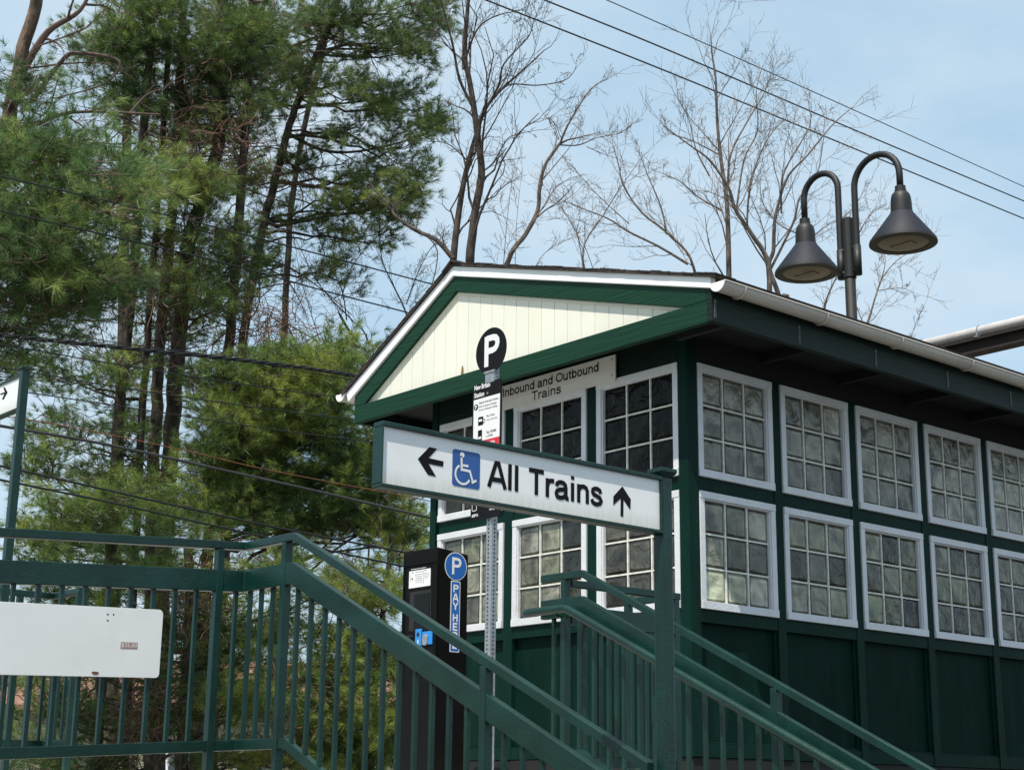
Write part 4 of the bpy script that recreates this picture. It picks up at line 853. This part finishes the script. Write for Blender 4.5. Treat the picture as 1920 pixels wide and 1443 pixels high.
def pine(label, trunks, D, r0, blobs, nm='needle', bark='bark', dead=14, grp='pine trees on the left', limbs=()):
    """trunks: pixel polylines of visible stems (top to bottom); blobs: (px,py,rx,ry,count,size,tint,depth offset)"""
    base = atD(trunks[0][-1][0], 1503+1.55/D*FOC, D)
    T_ = thing('pine_tree', (base[0], base[1], G), label, 'tree', grp)
    TP = []
    tb = MB()
    for ti, tr in enumerate(trunks):
        P = [atD(x, y, D+(ti*.35)) for x, y in tr]; P.append(A(P[-1][0], P[-1][1], G)); P = smooth_poly(P, 5); n = len(P)
        rr_ = [r0*(.86 if ti == 0 else .62)*(.55+.5*i/n) for i in range(n)]; P = [p+rng.normal(size=3)*r0*.06 for p in P]
        tb.tube(P, rr_, 12); TP.append(P)
    tb.build('trunk', M[bark], T_, smooth=True)
    lb = MB(); tufts = []
    for (bx, by, rx, ry, cnt, sz, tn, dof) in blobs:
        ctr = atD(bx-rx*.15, by+ry*.25, D+dof); TPb = TP[int(rng.integers(len(TP)))]
        hb = min(np.hypot(*(q[:2]-ctr[:2])) for q in TPb); zb_ = ctr[2]-hb*rng.uniform(0, .35); sb = min(TPb, key=lambda q: abs(q[2]-zb_))
        nm_ = 1 if cnt < 5 else (2 if cnt < 9 else 3); mains = []
        for k in range(nm_):
            cc_ = ctr if k == 0 else atD(bx+rng.uniform(-.6, .6)*rx, by+rng.uniform(-.6, .7)*ry, D+dof+rng.uniform(-.6, .6))
            mp_ = wander(sb, cc_, 7, .035, -.04); Lm = np.linalg.norm(cc_-sb); mains.append(mp_)
            lb.tube(mp_, [min(.034, .010+.009*Lm)*(1-.72*i/7) for i in range(8)], 6, cap=False)
        for k in range(int(cnt*1.55+.5)):
            while True:
                a_, b_ = rng.uniform(-1, 1, 2)
                if a_*a_+b_*b_ < 1.25: break
            tgt = atD(bx+a_*rx, by+b_*ry, D+dof+rng.uniform(-1.0, 1.0))
            cand = [q for mp_ in mains for q in mp_[3:]]; st = min(cand, key=lambda q: np.linalg.norm(q-tgt)+.5*rng.random())
            v = tgt-st; L_ = np.linalg.norm(v)
            if L_ < .08: continue
            # only the outer part carries needles; long limbs fork
            P = wander(st, tgt, 6, .03, -.03); lb.tube(P, [max(.0035, min(.014, .006+.004*L_)*(1-.7*i/6)) for i in range(7)], 5, cap=False)
            dirL = nrm(A(v[0], v[1], v[2]*.6)/max(L_, .3)+nrm(tgt-sb)*.6); sidev = nrm(np.cross(dirL, UZ)); own = (.34+.30*rng.random())*sz
            tint = float(np.clip(tn+rng.normal()*.13, 0, 1))
            nl = 5
            for j in range(nl+1):
                t = j/nl; c = tgt-dirL*own*(1-t)*1.6+rng.normal(size=3)*.07
                for s_ in ((-1, 1) if j < nl else (0,)):
                    ll = own*(1.15-.72*t)*rng.uniform(.4, 1.15); ld = nrm(dirL*(.5+.4*t)+sidev*s_*(1 if s_ else 0)+UZ*rng.uniform(-.15, .40)+rng.normal(size=3)*.15)
                    e = c+ld*max(ll, .12); lb.tube([c, (c+e)/2+rng.normal(size=3)*.02, e], [.006, .0045, .003], 3, cap=False)
                    nt_ = max(2, int(ll/.165))
                    for q in range(nt_):
                        u = (q+1)/nt_; pp = c+ld*ll*u+rng.normal(size=3)*.045*(1+.5*(u<1)); td = nrm(ld*.8+rng.normal(size=3)*.40+UZ*.25)
                        tufts.append((pp, td, rng.uniform(.75, 1.2), np.clip(tint+rng.normal()*.19, 0, 1)))
    tw = MB()
    for k in range(dead):
        TPk = TP[int(rng.integers(len(TP)))]; i = int(rng.integers(2, len(TPk)*.85)); p = TPk[i]; an = rng.uniform(0, 2*math.pi)
        twigs(tw, p, A(math.cos(an), math.sin(an), rng.uniform(-.2, .25)), rng.uniform(.7, 1.9), .014, 2, up=.02, spread=.9, kids=(4, 4), minr=.0035, wob=.22)
    for (pts, r, lev, ks) in limbs:
        P = smooth_poly([atD(x, y, D+(rest[0] if rest else 0)) for (x, y, *rest) in pts], 5); n = len(P); tw.tube(P, [max(.005, r*(1-.8*i/n)) for i in range(n)], 7, cap=False)
        for j in range(ks):
            t = .12+.86*(j+rng.random())/ks; i = min(n-2, int(t*(n-1))); ax = nrm(P[i+1]-P[i]); s_ = nrm(np.cross(ax, rng.normal(size=3)))
            twigs(tw, P[i], nrm(ax*.6+s_*.8), rng.uniform(.35, 1.0)*np.linalg.norm(P[-1]-P[0])*.42, max(.004, r*.35), lev, up=.05, spread=.9, kids=(4, 3), minr=.0032, wob=.2)
    lb.build('limbs', M[bark], T_, smooth=True, fix=False); tw.build('dead_twigs', M['twig'], T_, fix=False)
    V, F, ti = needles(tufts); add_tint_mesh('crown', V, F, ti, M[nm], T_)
    return len(tufts)
NT = 0
NT += pine('nearest pine at the left edge with pale trunk and broad light green boughs',
   [[(80,-80),(66,10),(40,110),(22,200),(5,300),(-12,420),(-18,700),(-22,1100),(-25,1500)]], 18, .135,
   [(40,250,90,60,9,1.15,.35,-.5),(130,280,110,60,11,1.1,.5,-.8),(60,380,110,70,12,1.2,.4,-1),(190,360,110,60,11,1.1,.55,-1.2),(280,330,80,50,6,.9,.75,-1),(120,480,140,60,15,1.2,.5,-1.4),(40,560,90,50,9,1.2,.2,-1),(170,540,90,40,8,1.1,.15,-.8),(30,460,60,80,7,1.1,.6,-1),(10,660,40,60,4,.8,.5,-.5),(60,160,40,60,3,.7,.4,0)],  # low tints on the lowest blobs paint the shaded underside of the boughs
   'needleblue', 'barkpale', 8, limbs=[([(45,130),(90,60),(150,20),(180,-40)], .05, 2, 5), ([(60,190),(120,110),(150,100),(215,110),(222,130),(190,160),(100,185)], .03, 1, 6), ([(40,130),(140,118),(225,120)], .015, 1, 6), ([(-5,240),(60,235),(140,210),(300,215)], .04, 1, 6)])
NT += pine('tall pine with twin slender trunks just right of the leftmost pale trunk',
   [[(290,-90),(283,60),(274,180),(265,290),(257,430),(246,560),(232,690),(222,790),(210,1000),(195,1200),(178,1443),(170,1600)], [(326,-90),(314,120),(302,300),(288,480),(276,640),(266,780),(255,1000),(240,1300),(230,1600)]], 22, .105,
   [(250,60,80,60,9,1,.25,0),(190,90,60,50,5,.9,.2,.5),(300,20,90,50,9,1,.3,0),(240,170,60,50,6,.9,.35,0),(240,330,70,40,5,.9,.7,-.5),(160,830,120,50,6,.8,.2,0),(110,690,90,40,5,.7,.15,0),(60,870,60,60,6,.8,.3,0),(130,960,110,50,12,1,.6,-1),(250,920,90,50,9,1,.6,-1),(60,1000,70,30,6,.9,.5,-.5),(70,1180,90,70,5,.8,.15,0),(230,700,40,50,3,.7,.6,0)],
   'needle', 'bark', 26)
NT += pine('thick dark pine trunk at the centre of the grove, hung with brown vines',
   [[(418,-90),(415,80),(413,220),(398,330),(370,400),(348,500),(336,620),(326,760),(318,880),(308,1020),(300,1200),(292,1443),(288,1600)], [(348,-90),(342,60),(335,200),(325,360),(312,520),(300,660),(293,790),(285,950),(280,1600)]], 22.5, .16,
   [(360,60,80,60,10,1,.3,0),(440,100,80,70,11,1,.3,0),(340,170,80,60,7,1,.35,0),(440,210,90,60,8,.95,.35,-.3),(380,320,90,50,7,.9,.6,-.6),(330,320,70,40,5,.9,.75,-1),(400,420,80,50,6,.9,.5,-.5),(470,470,60,50,5,.85,.5,-.5),(360,520,80,50,8,.95,.4,-.6),(420,560,60,50,6,.9,.45,-.6),(300,440,70,40,4,.8,.5,0)],
   'needledark', 'bark', 30)
NT += pine('pine behind the thick trunk with lower sunlit boughs beside the roof eave',
   [[(478,-90),(470,80),(460,240),(450,380),(440,520),(430,640),(412,760),(400,880),(388,1060),(376,1250),(366,1443),(360,1600)]], 22.2, .11,
   [(430,30,60,60,7,.9,.35,0),(500,60,60,60,7,.9,.3,0),(420,700,80,50,8,1,.6,-1),(520,720,90,50,13,1,.7,-1.3),(620,720,80,60,14,1,.7,-1.5),(660,660,60,30,7,.8,.75,-1.5),(480,800,110,50,16,1,.65,-1.2),(600,800,100,50,16,1,.6,-1.3),(690,830,70,60,11,.9,.45,-1.2),(530,660,70,30,6,.8,.6,-1),(420,860,110,50,11,1,.5,-1),(560,890,110,40,13,1,.45,-1),(700,930,90,40,12,.9,.6,-1.3),(460,950,100,45,13,1,.65,-1),(580,970,100,40,9,1,.55,-1),(740,970,60,35,8,.9,.75,-1.3),(360,940,70,40,6,1,.55,-1),(780,1000,40,30,5,.8,.7,-1.3)],
   'needle', 'bark', 30)
NT += pine('slim leaning pine with red brown trunk and thin open crown left of the sky',
   [[(668,-100),(640,-20),(612,60),(582,130),(548,220),(530,280),(515,340),(500,400),(484,470),(468,560),(455,640),(442,760),(430,900),(418,1100),(402,1300),(392,1600)]], 23.8, .094,
   [(560,30,60,40,4,.8,.3,0),(640,40,60,40,5,.8,.25,0),(700,30,70,40,4,.75,.2,0),(770,50,60,45,4,.75,.25,0),(800,90,45,35,4,.6,.3,0),(700,90,80,35,4,.7,.2,0),(560,110,60,50,5,.8,.4,0),(500,170,60,60,6,.85,.45,0),(620,160,70,40,5,.75,.5,0),(700,170,80,35,5,.65,.3,0),(770,190,60,35,5,.6,.3,0),(820,215,30,30,4,.5,.25,0),(680,230,80,35,4,.65,.3,0),(780,250,55,30,4,.55,.3,0),(600,290,70,35,3,.7,.5,0),(730,310,80,35,7,.65,.45,0),(700,370,80,35,8,.65,.65,0),(790,350,50,35,5,.55,.6,0),(640,420,50,40,3,.6,.6,0),(560,400,50,40,2,.6,.5,0),(720,430,60,40,4,.55,.5,0),(660,500,50,40,3,.55,.6,0),(480,330,50,50,3,.7,.6,0),(820,20,45,40,5,.6,.3,0)],
   'needledark', 'bark', 34, limbs=[([(575,130),(640,85),(720,90),(800,60,-.3)], .035, 2, 8), ([(540,250),(600,280,.2),(660,285),(740,270),(830,240)], .032, 2, 9), ([(515,340),(560,345),(640,360),(700,395),(790,400)], .034, 2, 10), ([(540,90),(600,70),(660,82),(745,80)], .03, 2, 7), ([(470,300),(440,320),(400,345)], .02, 1, 5), ([(500,290),(470,300),(430,310)], .015, 1, 4), ([(505,400),(470,430),(440,465)], .02, 1, 4), ([(480,480),(540,500),(600,540),(660,590)], .018, 2, 8), ([(530,300),(600,340),(660,420),(700,470)], .015, 2, 8)])
NT += pine('small bright pine low behind the stair railing and pay station',
   [[(735,1000),(728,1060),(718,1150),(705,1250),(695,1443),(690,1600)]], 20, .06,
   [(640,1080,60,35,4,.9,.6,0),(690,1120,55,40,6,.9,.8,-.5),(640,1180,60,40,5,.9,.7,-.5),(700,1220,60,50,9,.9,.8,-.6),(620,1260,60,40,5,.9,.6,-.6),(700,1330,60,50,10,.9,.85,-.8),(600,1340,50,40,4,.8,.7,-.5),(640,1410,80,40,8,.9,.6,-.6),(720,1400,50,40,6,.9,.7,-.6),(760,1040,30,25,2,.7,.75,0)],
   'needle', 'bark', 22, grp='pine trees on the left')
NT += pine('low spreading pine behind the ramp railing posts',
   [[(352,1020),(356,1120),(352,1220),(345,1330),(340,1443),(338,1600)], [(185,1230),(188,1330),(182,1443),(180,1600)]], 19.5, .11,
   [(470,1100,50,35,3,.9,.7,0),(450,1170,50,30,3,.8,.5,0),(500,1230,60,35,4,.9,.6,0),(450,1310,60,40,6,.9,.85,-.5),(540,1300,50,40,4,.9,.6,-.3),(580,1400,60,35,6,.9,.8,-.3),(440,1410,70,30,5,.9,.6,-.3),(310,1060,50,25,3,.8,.6,0),(60,1290,80,60,5,.8,.15,0),(280,1330,60,60,4,.8,.3,0),(330,1180,50,50,3,.7,.3,0),(120,1330,80,40,4,.8,.3,0),(400,1230,60,50,4,.8,.5,0),(250,1200,80,60,5,.8,.3,0),(220,1420,60,25,3,.8,.6,0),(560,1060,50,30,3,.8,.6,0),(630,1100,50,40,4,.8,.6,0),(150,1050,120,30,6,.95,.6,-.6),(80,1120,100,40,6,.95,.4,-.6),(300,990,90,30,4,.8,.4,0),(60,1420,60,25,4,.8,.5,0),(550,1160,50,50,3,.8,.6,0)],
   'needle', 'bark', 44, grp='pine trees on the left')

pine('broad pine standing furthest back behind the grove', [[(240,-60),(236,300),(228,700),(215,1100),(205,1600)]], 27, .14,
   [(200,120,120,110,9,1.3,.45,0),(330,260,120,90,10,1.3,.5,0),(240,480,120,80,9,1.2,.5,0),(180,640,120,70,5,1.1,.3,0),(330,640,100,80,9,1.2,.5,0),(250,780,120,60,6,1.1,.45,0),(100,760,80,60,4,1.1,.3,0),(200,880,160,50,8,1.2,.6,0),(120,1020,160,50,7,1.2,.5,0),(300,1090,160,50,7,1.1,.55,0),(230,1240,220,70,10,1.1,.35,0),(60,1390,200,40,5,1,.4,0)], 'needle', 'bark', 16)
pine('bushy pine further back, its crown filling in beside the leaning trunk', [[(640,-60),(600,120),(566,260),(545,400),(536,560),(530,700),(520,1100),(515,1600)]], 26.5, .08,
   [(500,60,90,80,7,1.2,.4,0),(420,300,90,100,6,1.1,.5,0),(400,480,80,80,6,1.1,.5,0),(480,720,130,80,13,1.2,.6,0),(600,760,130,80,13,1.2,.65,0),(680,860,100,80,10,1.1,.55,0),(500,900,140,70,12,1.2,.6,0),(620,980,120,50,8,1.1,.6,0),(540,1060,120,40,4,1,.6,0),(560,1180,140,60,6,1.1,.5,0),(520,1300,180,70,9,1.1,.55,0),(600,1410,150,30,6,1,.6,0)], 'needle', 'bark', 16)
# vines
def tangle(px, py, rx, ry, D, n, lab, m='vine', r=.0055):
    b = MB()
    for k in range(n):
        a_, c_ = rng.normal(size=2)*.5; p = atD(px+a_*rx, py+c_*ry, D+rng.normal()*.35); d = nrm(rng.normal(size=3)+A(0,0,-.3)); pts = [p]
        for i in range(int(rng.integers(7, 15))): d = nrm(d+rng.normal(size=3)*.42+A(0,0,-.05)); pts.append(pts[-1]+d*.085)
        b.tube(pts, r*rng.uniform(.5, 1.2), 3, cap=False)
    o = b.build('vine_tangle', M[m], fix=False); tag(o, lab, 'vine', 'brown vine tangles in the pines')
tangle(358, 240, 38, 75, 21.9, 120, 'brown vine tangle high on the thick central pine trunk')
tangle(450, 250, 45, 70, 21.8, 70, 'thin brown vine tangle between the central and leaning pine trunks')
tangle(305, 545, 60, 50, 21.8, 170, 'dense brown vine tangle where the trunks cross above the wires')
tangle(500, 610, 85, 40, 21.5, 150, 'reddish brown vine tangle below the leaning pine trunk')
tangle(360, 1130, 45, 90, 19.0, 110, 'dark vine tangle behind the ramp railing post')
tangle(270, 1330, 55, 70, 18.9, 110, 'vine tangle low behind the blank white board')
tangle(500, 1330, 90, 80, 19.1, 90, 'vine tangle low between the railing balusters')
# ------------------------------------------------------------------ bare trees
def bare(label, limbs, D, m='barkgrey', lev=2, dens=1.0, grp='bare trees against the sky'):
    limbs = [(a_, r_*.68, q_*.70, int(k_*1.2)+1) for a_, r_, q_, k_ in limbs]
    x, y = limbs[0][0][0][:2]; base = atD(x, 1503+1.55/D*FOC, D)
    T_ = thing('bare_tree', (base[0], base[1], G), label, 'tree', grp); tb = MB(); cr = MB()
    for li, (pts, r, r1, ks) in enumerate(limbs):
        dd = 0 if li == 0 else rng.uniform(-.5, .5)
        P = [atD(a_, b_, D+dd*i/len(pts)) for i, (a_, b_) in enumerate(pts)]
        if li == 0: P = [A(P[0][0], P[0][1], G)]+P
        P = smooth_poly(P, 5); n = len(P)
        j0 = 5 if li == 0 else 0
        (tb if li == 0 or r > .03 else cr).tube(P, [r1+(r-r1)*(1-i/(n-1)) for i in range(n)], 8, cap=False)
        L_ = sum(np.linalg.norm(P[i+1]-P[i]) for i in range(j0, n-1))
        for j in range(int(ks*dens)):
            t = .10+.90*(j+rng.random())/int(ks*dens+.01); i = min(n-2, j0+int(t*(n-1-j0))); ax = nrm(P[i+1]-P[i]); s_ = nrm(np.cross(ax, rng.normal(size=3)))
            ri = r1+(r-r1)*(1-i/(n-1)); ang = rng.uniform(.45, .95)
            twigs(cr, P[i], nrm(ax*math.cos(ang)+s_*math.sin(ang)+UZ*.2), rng.uniform(.18, .44)*min(L_, 4.5)*(1.15-.5*t), max(.0034, ri*.38), lev, up=.28, spread=.90, kids=(3, 4, 3), minr=.0027, wob=.22)
        twigs(cr, P[-1], nrm(P[-1]-P[-2]), .5, r1*.9, 1, up=.3, kids=(3,), minr=.0028)
    tb.build('trunk', M[m], T_, smooth=True, fix=False); cr.build('crown', M[m], T_, fix=False)
bare('dark twin stemmed bare tree rising straight above the roof peak', [
  ([(880,620),(881,490),(886,440),(892,390),(903,325),(896,260),(889,205),(880,150),(872,110),(874,50),(880,-20),(885,-80)], .085, .022, 9),
  ([(846,620),(850,490),(860,400),(872,330),(890,262),(910,205),(940,168),(985,128),(1020,95)], .065, .008, 9),
  ([(910,205),(935,160),(945,120),(990,70),(1000,40)], .022, .005, 7), ([(872,112),(895,55),(930,30),(975,20)], .02, .005, 6), ([(850,485),(818,450),(780,432),(745,408),(735,395)], .045, .02, 3),
  ([(938,170),(960,158),(1010,160),(1060,150),(1080,128)], .016, .005, 5), ([(905,322),(925,305),(945,270),(960,255),(1000,245)], .014, .005, 5), ([(889,205),(862,150),(850,90),(835,30),(820,-20)], .028, .01, 6),
  ([(868,130),(870,60),(885,-20)], .02, .01, 4), ([(780,430),(820,470),(800,560),(760,600)], .012, .005, 5), ([(875,300),(840,270),(800,265)], .012, .004, 4)], 17.5, 'barkdark', 2)
bare('bare tree leaning right with a single forked stem beside the roof peak', [
  ([(930,640),(952,492),(985,440),(1008,395),(1012,350),(1022,310),(1045,275),(1050,270)], .055, .022, 6),
  ([(1050,270),(1062,240),(1085,200),(1110,165),(1140,148)], .022, .005, 7), ([(1050,272),(1085,272),(1120,258),(1160,250),(1188,230)], .014, .004, 6), ([(1048,262),(1040,240),(1020,215)], .008, .004, 3), ([(1100,275),(1130,288),(1165,300)], .008, .003, 4), ([(940,560),(950,420),(962,320)], .008, .003, 5), ([(965,560),(968,430),(975,350)], .006, .003, 4)], 18.5, 'barkgrey', 2, .9)
bare('slender bare tree with arching limbs low over the middle of the roof', [
  ([(1300,640),(1300,500),(1255,440),(1205,400),(1170,350),(1160,310),(1150,275)], .035, .007, 8),
  ([(1290,495),(1235,462),(1180,435),(1140,410),(1090,390),(1045,372)], .03, .005, 9), ([(1250,440),(1240,390),(1215,330),(1200,290)], .02, .005, 7), ([(1110,560),(1093,470),(1130,405),(1165,350),(1200,300)], .018, .005, 8), ([(1100,560),(1085,450),(1060,400),(1040,370)], .012, .004, 6), ([(1130,560),(1100,470),(1080,440)], .01, .004, 4), ([(1180,420),(1120,365),(1080,320),(1060,300)], .012, .004, 6), ([(1010,560),(1005,500),(1040,460),(1100,440)], .009, .003, 5)], 21, 'barkgrey', 2, .95)
bare('tallest grey bare tree in the open sky, its stem crossing the wires', [
  ([(1368,660),(1367,540),(1365,430),(1362,370),(1352,300),(1345,230),(1342,150),(1335,100),(1333,70)], .065, .008, 10),
  ([(1440,640),(1441,500),(1410,440),(1380,395),(1365,350),(1330,300),(1290,270),(1250,240)], .055, .006, 9), ([(1355,395),(1310,370),(1275,340),(1240,325)], .02, .005, 8), ([(1348,290),(1300,265),(1260,250),(1235,225)], .014, .004, 7), ([(1365,355),(1370,290),(1400,230),(1430,180),(1445,140)], .024, .005, 9),
  ([(1342,190),(1360,160),(1380,130),(1393,100)], .01, .004, 4), ([(1380,400),(1395,300),(1420,245),(1418,170),(1430,125)], .02, .005, 8), ([(1330,330),(1305,280),(1290,220),(1262,170)], .014, .004, 6), ([(1400,430),(1408,340),(1440,260),(1480,215)], .022, .005, 9)], 20, 'barkgrey', 2, .95)
bare('wide grey bare tree whose limbs rise behind the left lamp', [
  ([(1485,660),(1462,560),(1442,500),(1450,470),(1452,420),(1460,380),(1478,330),(1515,290),(1560,235),(1600,200)], .06, .006, 10),
  ([(1442,510),(1470,455),(1490,410),(1500,370),(1530,330),(1540,290),(1545,250)], .03, .005, 8), ([(1465,400),(1468,330),(1500,270),(1520,230),(1515,190)], .02, .005, 8), ([(1545,620),(1550,560),(1590,480),(1620,420),(1640,390)], .022, .005, 8), ([(1500,440),(1460,420),(1430,380),(1425,330)], .015, .004, 6), ([(1490,480),(1540,430),(1590,400),(1625,350)], .014, .004, 7)], 20.6, 'barkgrey', 2, .9)
bare('low bare tree top with fine twigs right of the lamp pole', [
  ([(1600,680),(1612,640),(1628,600),(1645,545),(1655,520),(1680,490),(1710,470)], .03, .005, 8),
  ([(1650,530),(1660,490),(1650,450)], .012, .004, 4), ([(1645,545),(1690,540),(1715,550)], .01, .003, 5), ([(1700,680),(1712,620),(1730,580)], .008, .003, 5), ([(1620,610),(1600,560),(1590,530)], .01, .003, 4)], 20.3, 'barkgrey', 2, .8)
bare('thin tangled bare tree between the pines and the roof peak', [
  ([(700,760),(690,640),(660,600),(620,560),(590,520),(560,460),(540,430)], .022, .005, 9),
  ([(650,600),(640,540),(610,480),(590,400),(600,330)], .016, .004, 9), ([(665,640),(640,595),(635,585)], .04, .015, 1), ([(640,560),(660,500),(700,450),(740,400)], .013, .004, 8), ([(760,640),(762,590),(735,530),(715,480),(710,380),(700,330)], .022, .006, 8), ([(762,570),(780,520),(805,470),(835,440)], .014, .005, 6), ([(620,560),(660,550),(720,560)], .009, .003, 5), ([(600,640),(575,560),(560,500),(545,400)], .01, .004, 8)], 24, 'barkdark', 2, 1.2)
